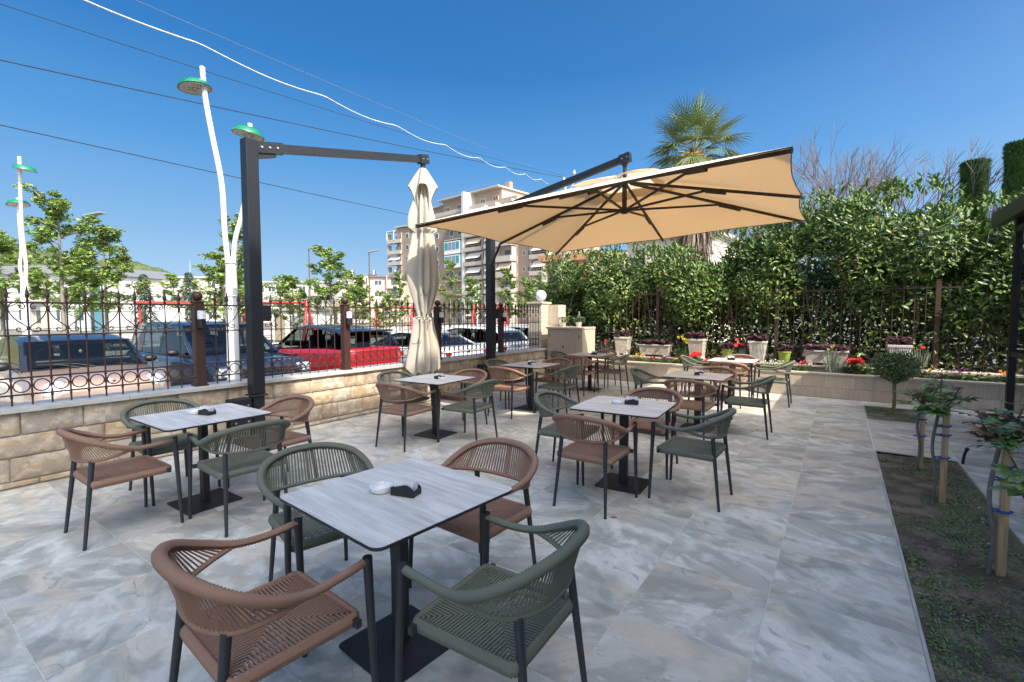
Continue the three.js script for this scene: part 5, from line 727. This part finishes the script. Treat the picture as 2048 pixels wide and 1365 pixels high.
{ // two dark conifers before the houses
  for (const [x, z, h, l] of [[-60, -18.8, 6.2, 'dark spruce before the tiled houses'], [-58.5, -22.4, 6.6, 'dark spruce before the white flats']]) { srnd(Math.round(-x * 10)); const t = thing('spruce_tree', l, 'tree', [x, STREET, z], 0, 'dark spruces'); mesh('trunk', rod([0, 0, 0], [0, h, 0], .12, .02, 6), barkM, t); crown('crown', t, leafGeo(.5, .16, .2, .3, 2), leafMat([1, 1, 1], { roughness: .8 }), 900, i => { const y = rr(.12, 1), a = rr(0, 6.28), r = (1 - y) * 1.5 * Math.sqrt(rnd()); return [V(r * Math.cos(a), y * h, r * Math.sin(a)), V(Math.cos(a), -.25, Math.sin(a)), V(0, 1, 0), rr(.7, 1.3), rgb(...mix3([.015, .035, .02], [.04, .07, .035], rnd()))]; }); }
}
{ // fan palm with its beard of dead fronds
  srnd(1234); const t = thing('fan_palm', 'fan palm with shaggy dead fronds rising behind the hedge', 'palm', [-5.05, .2, -20.15]), H = 8.1;
  mesh('trunk', rod([0, 0, 0], [0, H, 0], .20, .17, 12), mat([.16, .12, .085], { map: barkT, roughness: 1 }), t);
  const fan = (n, R, sp, fold) => mg([...Array(n)].map((_, i) => { const a = (i / (n - 1) - .5) * sp, l = leafGeo(R * (1 - .12 * Math.abs(a)) * rr(.9, 1.08), .036, .9, fold * rr(.7, 1.5), 4); l.rotateZ(-a); return l; }));
  const fg = [fan(28, 1.1, 4.2, .10), fan(26, 1.05, 3.8, .30), fan(26, 1.0, 3.4, .55)], pm = [leafMat([.12, .18, .05]), leafMat([.17, .23, .065]), leafMat([.22, .24, .07])], old = leafMat([.42, .27, .055], { roughness: .8 });
  for (let i = 0; i < 46; i++) { const u = i / 46, el = 1.35 - 2.0 * Math.pow(u, .8) + rr(-.15, .15), a = i * 2.4, L = rr(.85, 1.35), d = V(Math.cos(el) * Math.cos(a), Math.sin(el), Math.cos(el) * Math.sin(a)), p0 = V(0, H - .05 - u * .25, 0), p1 = p0.clone().addScaledVector(d, L); p1.y -= .12 * L * Math.max(0, Math.cos(el)); const dead = u > .80; const f = mesh('frond', fg[u < .35 ? 0 : u < .7 ? 1 : 2], dead && rnd() < .55 ? old : pm[Math.floor(rnd() * 3)], t); f.applyMatrix4(aim(d.clone().add(V(0, -.35 * u, 0)), V(-d.x * .5, 1, -d.z * .5)).setPosition(p1)); mesh('petiole', rod(p0, p1, .018, .010, 5, false), pm[2], f.parent); }
  for (let i = 0; i < 5; i++) { const a = i * 1.3; mesh('flower_spray', mg([...Array(16)].map(() => { const s = V(rr(-.14, .14), rr(-.5, 0), rr(-.14, .14)); return sph(.035, 6, Math.cos(a) * .35 + s.x, H - .12 + s.y * .6, Math.sin(a) * .35 + s.z); })), mat([.62, .36, .05]), t); }
  const dm = [[.22, .165, .12], [.32, .25, .19], [.14, .10, .075]].map(c => mat(c, { roughness: 1, side: THREE.DoubleSide })); const deadG = leafGeo(1.0, .05, .4, .06, 4);
  for (let q = 0; q < 3; q++) { const o = new THREE.InstancedMesh(deadG, dm[q], 420); for (let i = 0; i < 420; i++) { const y = 2.2 + Math.pow(rnd(), .9) * 4.3, a = rr(0, 6.28), r = rr(.18, .82) * (1 - .25 * (1 - (y - 2.2) / 4.3)); _m.copy(aim(V(Math.cos(a) * .22 + rr(-.1, .1), -1, Math.sin(a) * .22 + rr(-.1, .1)), V(Math.cos(a), .2, Math.sin(a)))).scale(V(1, 1, 1).multiplyScalar(rr(.6, 1.3))).setPosition(V(r * Math.cos(a), y, r * Math.sin(a))); o.setMatrixAt(i, _m); } o.name = 'dead_fronds'; o.userData.kind = 'stuff'; o.castShadow = true; t.add(o); }
}
{ // bare tree and a silvery willow
  srnd(4321); const t = thing('bare_tree', 'leafless tree with fine purple brown twigs above the hedge', 'tree', [.55, .2, -21.4]), gs = [[], [], []], bm = mat([.17, .145, .155], { roughness: 1 });
  const grow = (p, d, l, r, k) => { const q = p.clone().addScaledVector(d, l); gs[Math.min(2, k)].push(rod(p, q, r, r * .72, k < 2 ? 6 : 4, false)); if (k >= 6 || r < .0035) return; const n = k === 0 ? 6 : k < 3 ? 3 : 2 + (rnd() < .45 ? 1 : 0); for (let i = 0; i < n; i++) { const e = d.clone().multiplyScalar(k === 0 ? .8 : 1.15).add(rdir().multiplyScalar(k === 0 ? .95 : .62)); e.y += .22; e.normalize(); grow(q, e, l * rr(.62, .85), r * rr(.58, .72), k + 1); } };
  for (const s of [-1.5, -.5, .4]) grow(V(s, 0, rr(-.4, .4)), V(s * .05, 1, 0).normalize(), 2.12, .07, 0);
  mesh('trunk', mg(gs[0]), bm, t); mesh('limbs', mg(gs[1]), bm, t).userData.kind = 'stuff'; mesh('twigs', mg(gs[2]), bm, t).userData.kind = 'stuff';
  srnd(555); const w = thing('willow_tree', 'silvery grey green olive like tree behind the hedge', 'tree', [-2.3, .2, -19.3]); mesh('trunk', tube([[0, 0, 0], [.1, 1.2, 0], [0, 2.6, .1], [.2, 4.2, 0]], .11, 12, 7), greyBarkM, w); for (let i = 0; i < 9; i++) { const a = i * 2.4; mesh('limb', tube([[.05, 1.6 + i * .22, 0], [.6 * Math.cos(a), 2.6 + i * .22, .6 * Math.sin(a)], [1.2 * Math.cos(a), 3.1 + i * .26, 1.1 * Math.sin(a)]], .028, 8, 5), greyBarkM, w); }
  crown('crown', w, leafGeo(.085, .020, .1, .2, 2), leafMat([1, 1, 1], { roughness: .6 }), 9000, i => { const d = rdir(), s = Math.pow(rnd(), .42), p = V(.1 + d.x * 1.65 * s, 3.75 + d.y * 1.75 * s, d.z * 1.3 * s); return [p, V(rr(-.6, .6), rr(-1, .5), rr(-.6, .6)), rdir().add(V(0, .5, 0)), rr(.7, 1.4), rgb(...mix3([.12, .15, .09], [.30, .34, .25], rnd()))]; });
}
{ // clipped cypress columns on the roof terrace and a purple plume between them
  for (const [x, z, y, h, r, l] of [[2.90, -18.1, 3.0, 2.75, .26, 'clipped green cypress column above the hedge'], [3.62, -17.2, 3.0, 2.85, .30, 'clipped green cypress column beside the pavilion roof']]) { srnd(Math.round(x * 1000)); const t = thing('clipped_cypress', l, 'cypress', [x, y, z], 0, 'clipped cypress columns'); mesh('trunk', cyl(.05, .03, h * .95, 8, 0, h * .47, 0), barkM, t); crown('crown', t, leafGeo(.085, .034, .2, .2, 2), leafMat([1, 1, 1], { roughness: .7, transmission: .05 }), 15000, i => { const a = rr(0, 6.28), y2 = rr(0, h), top = rnd() < .1, q = top ? Math.sqrt(rnd()) : 1 - Math.abs(gauss()) * .14, R = r * q * (1 + .05 * Math.sin(y2 * 5)); return [V(R * Math.cos(a), top ? h - rr(0, .05) : y2, R * Math.sin(a)), V(Math.cos(a), rr(.2, 1.4), Math.sin(a)), V(Math.cos(a), .5, Math.sin(a)), rr(.7, 1.3), rgb(...mix3([.045, .11, .025], [.12, .23, .05], rnd()))]; }); }
  const p = thing('roof_planter', 'grey roof terrace parapet carrying the cypress columns', 'parapet', [3.9, 0, -17.9]); mesh('wall', muv(bbox(-1.5, 3.5, .2, 3.0, -.7, 1.0)), mat([.34, .34, .35], { map: grainT }), p); mesh('coping', bbox(-1.56, 3.56, 3.0, 3.06, -.76, 1.06), mat([.5, .5, .5]), p);
  srnd(88); const g = thing('purple_grass', 'purple plumed ornamental grass between the cypress columns', 'grass', [3.28, 3.06, -17.75]); crown('blades', g, leafGeo(1.0, .014, .2, .35, 4), leafMat([1, 1, 1], { roughness: .7 }), 90, i => { const a = rr(0, 6.28); return [V(rr(-.05, .05), 0, rr(-.05, .05)), V(Math.cos(a) * .35, 1, Math.sin(a) * .35), V(Math.cos(a), .3, Math.sin(a)), rr(.8, 1.6), rgb(...mix3([.10, .035, .06], [.22, .10, .13], rnd()))]; });
}
// ================================================================ buildings of the town
const winFrameM = mat([.72, .71, .69]), paneM = mat([.05, .06, .075], { phys: true, roughness: .08, clearcoat: 1 }), shutterM = mat([.24, .14, .09]), awnM = [[.70, .66, .58], [.62, .60, .55], [.66, .54, .40]].map(c => mat(c, { roughness: .9, side: THREE.DoubleSide })), slabM = mat([.44, .39, .335]), railM = mat([.30, .27, .24]), acM = mat([.75, .75, .73]);
const unit = new THREE.BoxGeometry(1, 1, 1);
const put = (t, name, m, x0, x1, y0, y1, z0, z1) => { const o = mesh(name, unit, m, t); o.position.set((x0 + x1) / 2, (y0 + y1) / 2, (z0 + z1) / 2); o.scale.set(x1 - x0, y1 - y0, z1 - z0); return o; };
function windowAt(t, x, y, w, h, z, pm = paneM) { const f = put(t, 'window', winFrameM, x - w / 2, x + w / 2, y, y + h, z - .02, z + .06); const p = mesh('pane', unit, pm, f); p.scale.set(.86, .86, .5); p.position.set(0, 0, .35); if (w > 1.3) { const q = mesh('mullion', unit, winFrameM, f); q.scale.set(.05, .86, .6); q.position.set(0, 0, .36); } return f; }
function balconyAt(t, x, y, w, d, z, o = {}) { put(t, 'balcony_slab', slabM, x - w / 2, x + w / 2, y - .18, y, z, z + d); const p = put(t, 'parapet', o.wall ?? slabM, x - w / 2, x + w / 2, y + .003, y + (o.ph ?? .62), z + d - .10, z + d - .003); for (const s of [-1, 1]) put(t, 'parapet', o.wall ?? slabM, x + s * (w / 2 - .1) - .09, x + s * (w / 2 - .1) + .09, y + .003, y + (o.ph ?? .62), z + .01, z + d - .103); if (o.rail !== 0) put(t, 'balcony_rail', railM, x - w / 2, x + w / 2, y + .95, y + 1.0, z + d - .08, z + d - .03); put(t, 'balcony_door', o.door ?? shutterM, x - .8, x + .7, y + .01, y + 2.2, z - .02, z + .05);
  for (const s of [-1, 1]) if (o.fin !== 0) put(t, 'added_shade_fin', slabM, x + s * w / 2 - .07, x + s * w / 2 + .07, y + .01, y + 2.6, z + .02, z + d * .8);  // side fins added to throw shade into the balconies
  if (o.awn !== undefined) { const g = mesh('awning', unit, awnM[o.awn], t); g.scale.set(w * .8, .03, 1.5); g.position.set(x, y + 1.95, z + d * .72); g.rotation.x = .95; } }
const whiteW0 = mat([.56, .55, .53]);
{ // the tall apartment block, its front turned to the terrace
  const A = V(-43.7, STREET, -76.9), B = V(-87.4, STREET, -83.2), th = Math.atan2(-(B.z - A.z), B.x - A.x) + Math.PI;  // own +x runs from the far end towards A
  const t = thing('apartment_block', 'tall beige apartment block with stacked balconies and striped awnings', 'building', [B.x, STREET, B.z], th), Lf = A.distanceTo(B), F = 3.08;
  const wm = mat([.36, .28, .215], { map: rep(grainT, .3), roughness: .95 }), wm2 = mat([.42, .335, .26], { roughness: .95 }), wm3 = mat([.34, .265, .21], { roughness: .95 });
  put(t, 'wall', wm, 0, Lf * .62, 0, 8 * F, -14, 0); put(t, 'wall', wm2, Lf * .62, Lf * .80, 0, 8 * F + .6, -14, .9); put(t, 'wall', wm, Lf * .80, Lf + 1, 0, 7.4 * F, -14, .2);
  put(t, 'penthouse', wm2, Lf * .20, Lf * .64, 8 * F, 9.25 * F, -12, -2.2); put(t, 'penthouse', wm3, Lf * .02, Lf * .20, 8 * F, 9.0 * F, -12, -2.6); 
  const rf = put(t, 'roof_slab', slabM, Lf * .19, Lf * .65, 9.25 * F, 9.25 * F + .3, -12.6, -.6); put(t, 'chimney', mat([.40, .24, .18]), Lf * .60, Lf * .63, 9.35 * F, 9.9 * F, -6, -5); put(t, 'roof_slab', slabM, Lf * .0, Lf * .19, 9.0 * F, 9.0 * F + .25, -12.4, -1.9); 
  for (const x of [.44]) put(t, 'white_pier', whiteW0, Lf * x, Lf * x + .7, 0, 9.25 * F, -2.2, 1.35);
  for (let x = .24; x < .62; x += .09) windowAt(t, Lf * x, 8 * F + 1.0, 1.6, 1.5, -2.18, shutterM); for (const x of [.06, .14]) windowAt(t, Lf * x, 7.9 * F + .9, 1.2, 1.2, x > .7 ? -2.98 : -2.58);
  put(t, 'terrace_parapet', slabM, Lf * .02, Lf * .64, 8 * F + .003, 8 * F + .9, -.2, .02);
  put(t, 'roof_rail', railM, Lf * .2, Lf * .64, 9.25 * F + 1.1, 9.25 * F + 1.16, -1.0, -.94);
  srnd(2222);
  for (let f = 0; f < 8; f++) {
    const y = f * F + .3; const dr = () => rnd() < .5 ? shutterM : paneM;
    balconyAt(t, Lf * .055, y, 4.2, 1.3, 0, { awn: rnd() < .5 ? 0 : undefined, door: dr() }); windowAt(t, Lf * .15, y + .9, 1.3, 1.4, 0); windowAt(t, Lf * .21, y + .9, 1.0, 1.3, 0);
    if (f > 3 && f < 6) { put(t, 'glazed_bay', winFrameM, Lf * .30, Lf * .42, y - .2, y + 2.6, 0, 1.2); for (let k = 0; k < 4; k++) put(t, 'bay_pane', k === 0 || k === 3 ? mat([.03, .28, .30], { roughness: .3 }) : mat([.20, .25, .30], { roughness: .15 }), Lf * .305 + k * 1.28, Lf * .305 + k * 1.28 + 1.1, y + .75, y + 2.4, 1.19, 1.24); } else { windowAt(t, Lf * .33, y + .9, 1.3, 1.3, 0); windowAt(t, Lf * .39, y + .9, 1.3, 1.3, 0); put(t, 'balcony_slab', slabM, Lf * .30, Lf * .43, y - .2, y, 0, 1.2); }
    balconyAt(t, Lf * .52, y, 5.4, 1.5, 0, { awn: f % 3, door: dr() }); windowAt(t, Lf * .60, y + .8, 1.0, 1.2, 0); if (rnd() < .6) put(t, 'air_conditioner', acM, Lf * .585, Lf * .585 + .8, y + .1, y + .65, .0, .35);
    balconyAt(t, Lf * .655, y, 3.4, 1.3, .9, { awn: rnd() < .7 ? 1 : undefined, door: dr() }); balconyAt(t, Lf * .745, y, 4.4, 1.6, .9, { door: dr(), ph: .9, awn: rnd() < .3 ? 2 : undefined });
    if (f < 7) { windowAt(t, Lf * .83, y + .8, .7, 1.0, .2); windowAt(t, Lf * .86, y + .8, .7, 1.0, .2); balconyAt(t, Lf * .94, y, 4.6, 1.5, .2, { awn: rnd() < .5 ? 0 : undefined, door: dr() }); }
  }
  const w = thing('apartment_wing', 'far wing of the apartment block with rounded end balconies', 'building', [-105.2, STREET, -91.5], th + .15); put(w, 'wall', wm, 2.2, 19, 0, 26.2, -12, 0); put(w, 'roof_slab', slabM, 1.6, 19.4, 26.2, 26.5, -12.4, .5); put(w, 'roof_frame', winFrameM, -1.2, 1.8, 25.3, 25.45, -2, .8); for (const x of [-1.2, 1.6]) put(w, 'roof_post', winFrameM, x, x + .15, 22.9, 25.3, .6, .75);
  for (let f = 0; f < 8; f++) { balconyAt(w, 1.4, f * F + .6, 5.6, 1.8, -1.2, { ph: .8, awn: f % 4 === 1 ? 0 : undefined }); windowAt(w, 6.5, f * F + 1.4, 1.2, 1.3, 0); windowAt(w, 10, f * F + 1.4, 1.2, 1.3, 0); balconyAt(w, 14.5, f * F + .6, 4.2, 1.2, 0, { awn: f % 3 === 0 ? 1 : undefined }); }
}
function flats(name, label, p0, p1, h, floors, wm, o = {}) { // block whose front runs from p0 to p1
  const A = V(...p0), B = V(...p1), d = B.clone().sub(A), L = d.length(), t = thing(name, label, 'building', p0, Math.atan2(-d.z, d.x)); put(t, 'wall', wm, 0, L, 0, h, -(o.depth ?? 12), 0); put(t, 'roof', o.roof ?? slabM, -.4, L + .4, h, h + (o.rh ?? .3), -(o.depth ?? 12) - .4, .5);
  srnd(Math.round(h * 100 + L * 10)); const F = h / floors; for (let f = 0; f < floors; f++) for (let k = 0; k < o.bays; k++) { const x = L * (k + .5) / o.bays, y = f * F; if (o.balc && (k + (o.off ?? 0)) % o.balc === 0) balconyAt(t, x, y + .25, L / o.bays * .85, 1.2, 0, { awn: o.awn && rnd() < .4 ? 2 : undefined, door: paneM }); else windowAt(t, x, y + F * .32, Math.min(1.8, L / o.bays * .5), F * .45, 0, o.pane ?? paneM); }
  if (o.tanks) for (let k = 0; k < o.tanks; k++) { const g = mesh('water_tank', new THREE.CylinderGeometry(.5, .5, 1.1, 14), chrome, t); g.position.set(L * (k + .5) / o.tanks, h + 1.3, -3); put(t, 'solar_panel', mat([.05, .06, .09]), L * (k + .5) / o.tanks - 1, L * (k + .5) / o.tanks + 1, h + .4, h + .5, -2.3, -.6).rotation.x = .5; }
  return t;
}
const whiteW = mat([.58, .57, .55], { map: rep(grainT, .4), roughness: .9 });
flats('white_villa_block', 'long low white building with grey roof behind the maples', [-97, STREET, -7.0], [-74.5, STREET, -17.8], 6.9, 2, whiteW, { bays: 9, roof: mat([.20, .21, .23]), rh: 1.0, depth: 10, balc: 3 });
{ const t = thing('glass_annex', 'narrow teal glass stair tower of the white building', 'building', [-70.6, STREET, -16.9], -.25); put(t, 'glass', mat([.06, .16, .20], { phys: true, roughness: .15, clearcoat: 1 }), -.9, .5, 0, 7.4, -1, 0); for (let i = 1; i < 4; i++) put(t, 'band', winFrameM, -.92, .52, i * 1.9, i * 1.9 + .08, -.02, .03); }
flats('white_flats', 'white three storey flats with wide eaves below the hill', [-115.1, STREET, -36.3], [-103, STREET, -45.2], 9.3, 3, whiteW, { bays: 4, depth: 9, balc: 2, roof: mat([.66, .58, .44]) });
flats('white_flats', 'white flats with blank end wall beside the black parasol mast', [-113.5, STREET, -55.8], [-99, STREET, -66.0], 9.4, 3, whiteW, { bays: 5, depth: 9, balc: 4 });
flats('beige_flats', 'beige flats with orange awning and rooftop solar tanks', [-92.3, STREET, -64.5], [-80.2, STREET, -72.9], 10.2, 4, mat([.56, .46, .36], { roughness: .95 }), { bays: 4, depth: 11, balc: 2, off: 1, awn: 1, tanks: 3, roof: mat([.16, .12, .10]) });
flats('pink_house', 'pink rendered house with tiled roof behind the laurels', [-19.9, STREET, -33.4], [-13.4, STREET, -34.4], 6.2, 2, mat([.52, .30, .25], { roughness: .95 }), { bays: 4, depth: 8, balc: 3, roof: mat([.40, .17, .10]), rh: .5 });
flats('cream_house', 'cream coloured house behind the palm trunk', [-13.0, STREET, -33.5], [-7.0, STREET, -33.0], 7.2, 2, mat([.66, .58, .48], { roughness: .95 }), { bays: 3, depth: 8, balc: 2 });
{ // tiled houses stepping up the slope below the wood
  const rm = mat([.42, .17, .09], { map: rep(grainT, .5), roughness: .9 }), wl = [[.66, .58, .48], [.70, .66, .60], [.60, .47, .34]].map(c => mat(c, { roughness: .95 }));
  const spots = [[-176, 0, -44, 9, 6], [-184, 3, -50, 10, 6.5], [-182, 0, -56, 9, 6], [-190, 5, -60, 8, 6], [-178, 1, -62, 10, 5.5], [-196, 7, -55, 9, 6], [-168, 0, -52, 9, 5], [-172, 0, -68, 10, 6]], where = ['lowest by the glass tower', 'with cream walls below the wood', 'at the foot of the slope', 'higher up the slope', 'beside the dark spruce', 'topmost under the trees', 'in front of the others', 'next to the white flats'];
  spots.forEach(([x, y, z, w, h], i) => { const t = thing('tiled_house', 'small house with red tiled roof ' + where[i], 'house', [x, STREET + y, z], 1.1 + i * .1, 'tiled houses on the slope'); put(t, 'wall', wl[i % 3], -w / 2, w / 2, -2, h, -4, 4); const s = new THREE.Shape(); s.moveTo(-4.6, 0); s.lineTo(4.6, 0); s.lineTo(0, 2.2); const g = new THREE.ExtrudeGeometry(s, { depth: w + .8, bevelEnabled: false }); g.rotateY(Math.PI / 2); g.translate(-w / 2 - .4, h, 0); const r = mesh('roof', g, rm, t); put(r, 'chimney', rm, 1, 1.8, h + .9, h + 2.8, -1, -.3); for (const k of [-.3, 0, .3]) windowAt(t, w * k, h * .5, 1.2, 1.5, 4.0); put(t, 'door', shutterM, -.5, .5, 0, 2.1, 4.0, 4.05); });
  const m = thing('radio_mast', 'thin lattice radio mast on the hill crest', 'mast', polar(68.9, 372, 20)); mesh('mast', mg([rod([-.6, 0, 0], [0, 17, 0], .16, .08, 4), rod([.6, 0, 0], [0, 17, 0], .16, .08, 4), rod([0, 0, .7], [0, 17, 0], .16, .08, 4)]), mat([.4, .4, .42]), m); for (let i = 1; i < 6; i++) mesh('brace', bar([-.6 * (1 - i / 6), i * 2.6, 0], [.6 * (1 - i / 6), i * 2.6 + 1, 0], .1, .1), mat([.4, .4, .42]), m);
  const h = thing('hilltop_house', 'small white flat roofed house on the hill crest', 'house', polar(69.6, 352, 20), 1.2); put(h, 'wall', whiteW, -4, 4, 0, 3.6, -3, 3); put(h, 'roof', slabM, -4.8, 4.8, 3.6, 4.1, -3.8, 3.8); windowAt(h, 0, 1, 2, 1.6, 3.0); windowAt(h, -2.4, 1, 1, 1.6, 3.0);
}
// ================================================================ the restaurant: dark glazed pavilion on the path side, the house above it (both throw the terrace's shade)
const darkFrame = mat([.022, .016, .012], { roughness: .45, metalness: .2 });
{
  const t = thing('glazed_pavilion', 'dark framed glazed restaurant pavilion at the edge of the path', 'pavilion'), XF = 2.12, ZE = -10.02, ZS = 4;
  mesh('roof', mg([bbox(1.90, 6.0, 3.02, 3.12, ZE - .28, ZS), bbox(1.88, 1.97, 2.94, 3.15, ZE - .30, ZS)]), darkFrame, t); mesh('floor_slab', bbox(XF - .05, 6.0, -.2, .012, ZE - .05, ZS), mat([.20, .19, .18]), t);
  for (let z = ZE; z < ZS; z += 2.0) mesh('post', rbox(.09, 3.02, .09, .004, XF, 1.51, z), darkFrame, t);
  mesh('end_post', rbox(.09, 3.02, .09, .004, 5.9, 1.51, ZE), darkFrame, t); for (const y of [.06, 1.02, 2.86]) mesh('rail', bbox(XF - .035, XF + .035, y - .04, y + .04, ZE + .05, ZS), darkFrame, t); for (const y of [.06, 1.02, 2.86]) mesh('end_rail', bbox(XF + .05, 5.9, y - .04, y + .04, ZE - .03, ZE + .03), darkFrame, t);
  const gl = mat([.92, .95, .94], { phys: true, transmission: 1, thickness: 0, roughness: .02 }); for (let z = ZE; z < ZS - .1; z += 2.0) { mesh('glass_panel', bbox(XF - .004, XF + .004, .10, .98, z + .05, z + 1.95), gl, t); mesh('upper_glass', bbox(XF - .004, XF + .004, 1.06, 2.82, z + .05, z + 1.95), mat([.03, .03, .032], { phys: true, roughness: .05, clearcoat: 1 }), t); }
  mesh('end_glass', bbox(XF + .05, 5.85, .10, .98, ZE - .004, ZE + .004), gl, t); for (let i = 0; i < 12; i++) mesh('curtain', cyl(.05, .05, 1.72, 8, XF + .25 + i * .11, 1.94, ZE + .25, [0, 0, 0]), mat([.03, .028, .027], { roughness: 1 }), t);
  mesh('back_wall', bbox(5.86, 6.0, 0, 3.0, ZE, ZS), mat([.30, .27, .24]), t);
  const wl = mat([.62, .57, .50], { map: rep(grainT, .4), roughness: .95 }); const h = thing('restaurant_house', 'pale rendered house of stepped height above the pavilion', 'building', [0, 0, 0]);
  put(h, 'wall', wl, 6.02, 16, 0, 9.9, -5.2, -1.6); put(h, 'wall', wl, 6.0, 16, 0, 14.0, -1.6, 1.3); put(h, 'wall', wl, 6.0, 16, 0, 15.8, 1.3, 5.8); { const sh = new THREE.Shape(); [[-5.2, 9.9], [-3.87, 10.45], [-2.35, 11.55], [-1.62, 12.4], [-1.62, 9.91], [-5.2, 9.89]].forEach(([z, y], i) => i ? sh.lineTo(-z, y) : sh.moveTo(-z, y)); const g = new THREE.ExtrudeGeometry(sh, { depth: 9.9, bevelEnabled: false }); g.rotateY(Math.PI / 2); g.translate(6.06, .01, 0); mesh('roof_slope', g, wl, h); }
  for (let f = 1; f < 4; f++) for (const z of [-3.8, 0, 3.6]) { if (z < -2 && f > 2) continue; const w = put(h, 'window', winFrameM, 5.93, 6.03, f * 3.3 + .8, f * 3.3 + 2.3, z - .7, z + .7); const p = mesh('pane', unit, paneM, w); p.scale.set(.5, .88, .88); p.position.x = -.4; }
}
// ================================================================ overhead cables on their insulators
{
  const black = mat([.015, .015, .017]), E = [-12.2, 8.95, -22.5]; const sag = (a, b, s, n = 14) => [...Array(n + 1)].map((_, i) => { const t = i / n; return [a[0] + (b[0] - a[0]) * t, a[1] + (b[1] - a[1]) * t - s * 4 * t * (1 - t), a[2] + (b[2] - a[2]) * t]; });
  const wire = (pts, r, m, l) => { const o = mesh(numbered('overhead_cable'), tube(pts, r, 160, 5), m, scene); tag(o, l, 'cable'); };
  const ext = (a, b, k) => a.map((v, i) => v + (v - b[i]) * k);
  wire(sag(ext([-11.83, 5.98, -1.83], [-12.75, 8.15, -15.97], .35), [-12.3, 8.85, -22.3], .12), .011, black, 'black overhead cable ending at the lower insulator');
  wire(sag(ext([-13.27, 5.29, -2.0], [-13.6, 5.59, -12.77], .4), [-14.6, 5.95, -26], .10), .010, black, 'lowest black overhead cable crossing behind the mast');
  wire(sag(ext([-10.04, 6.26, -1.87], [-12.1, 8.9, -22.5], .25), E, .30), .006, black, 'thin black overhead wire above the street lamp');
  wire(sag(ext([-7.75, 5.75, -2.25], [-12.6, 8.75, -21.9], .2), [-12.4, 8.86, -22.2], .10), .0035, mat([.2, .2, .22]), 'fine messenger wire beside the white cable');
  { const a = ext([-7.64, 5.59, -2.27], [-12.97, 8.68, -21.95], .2), b = [-12.9, 8.66, -21.9], n = 220, pts = []; for (let i = 0; i <= n; i++) { const t = i / n, s = sag(a, b, .22, n)[i]; const q = t * 9.5, f = q - Math.floor(q); pts.push([s[0], s[1] - .13 * Math.sin(Math.PI * f) * (.4 + .8 * t), s[2]]); } wire(pts.filter((_, i) => i % 2 === 0), .010, mat([.72, .70, .66], { roughness: .5 }), 'white cable looped in shallow swags along its wire'); }
  const t = thing('insulator_pole', 'utility pole with white porcelain insulators behind the open parasol', 'pole', [-12.25, STREET, -22.55]); mesh('pole', cyl(.12, .09, 8.9, 10, 0, 4.45, 0), mat([.35, .33, .30]), t); for (const [x, y, z] of [[0, 8.95, .1], [.55, 9.25, 0]]) { mesh('insulator', mg([cyl(.075, .06, .10, 12, x, y + .10, z), cyl(.045, .045, .08, 12, x, y + .19, z), cyl(.015, .015, .3, 6, x, y - .1, z)]), mat([.72, .62, .55], { roughness: .3 }), t); } mesh('insulator_arm', tube([[0, 8.4, 0], [.3, 8.55, 0], [.5, 8.8, 0], [.55, 9.2, 0]], .025, 10, 6), mat([.7, .66, .6]), t);
}
renderer.render(scene, camera);
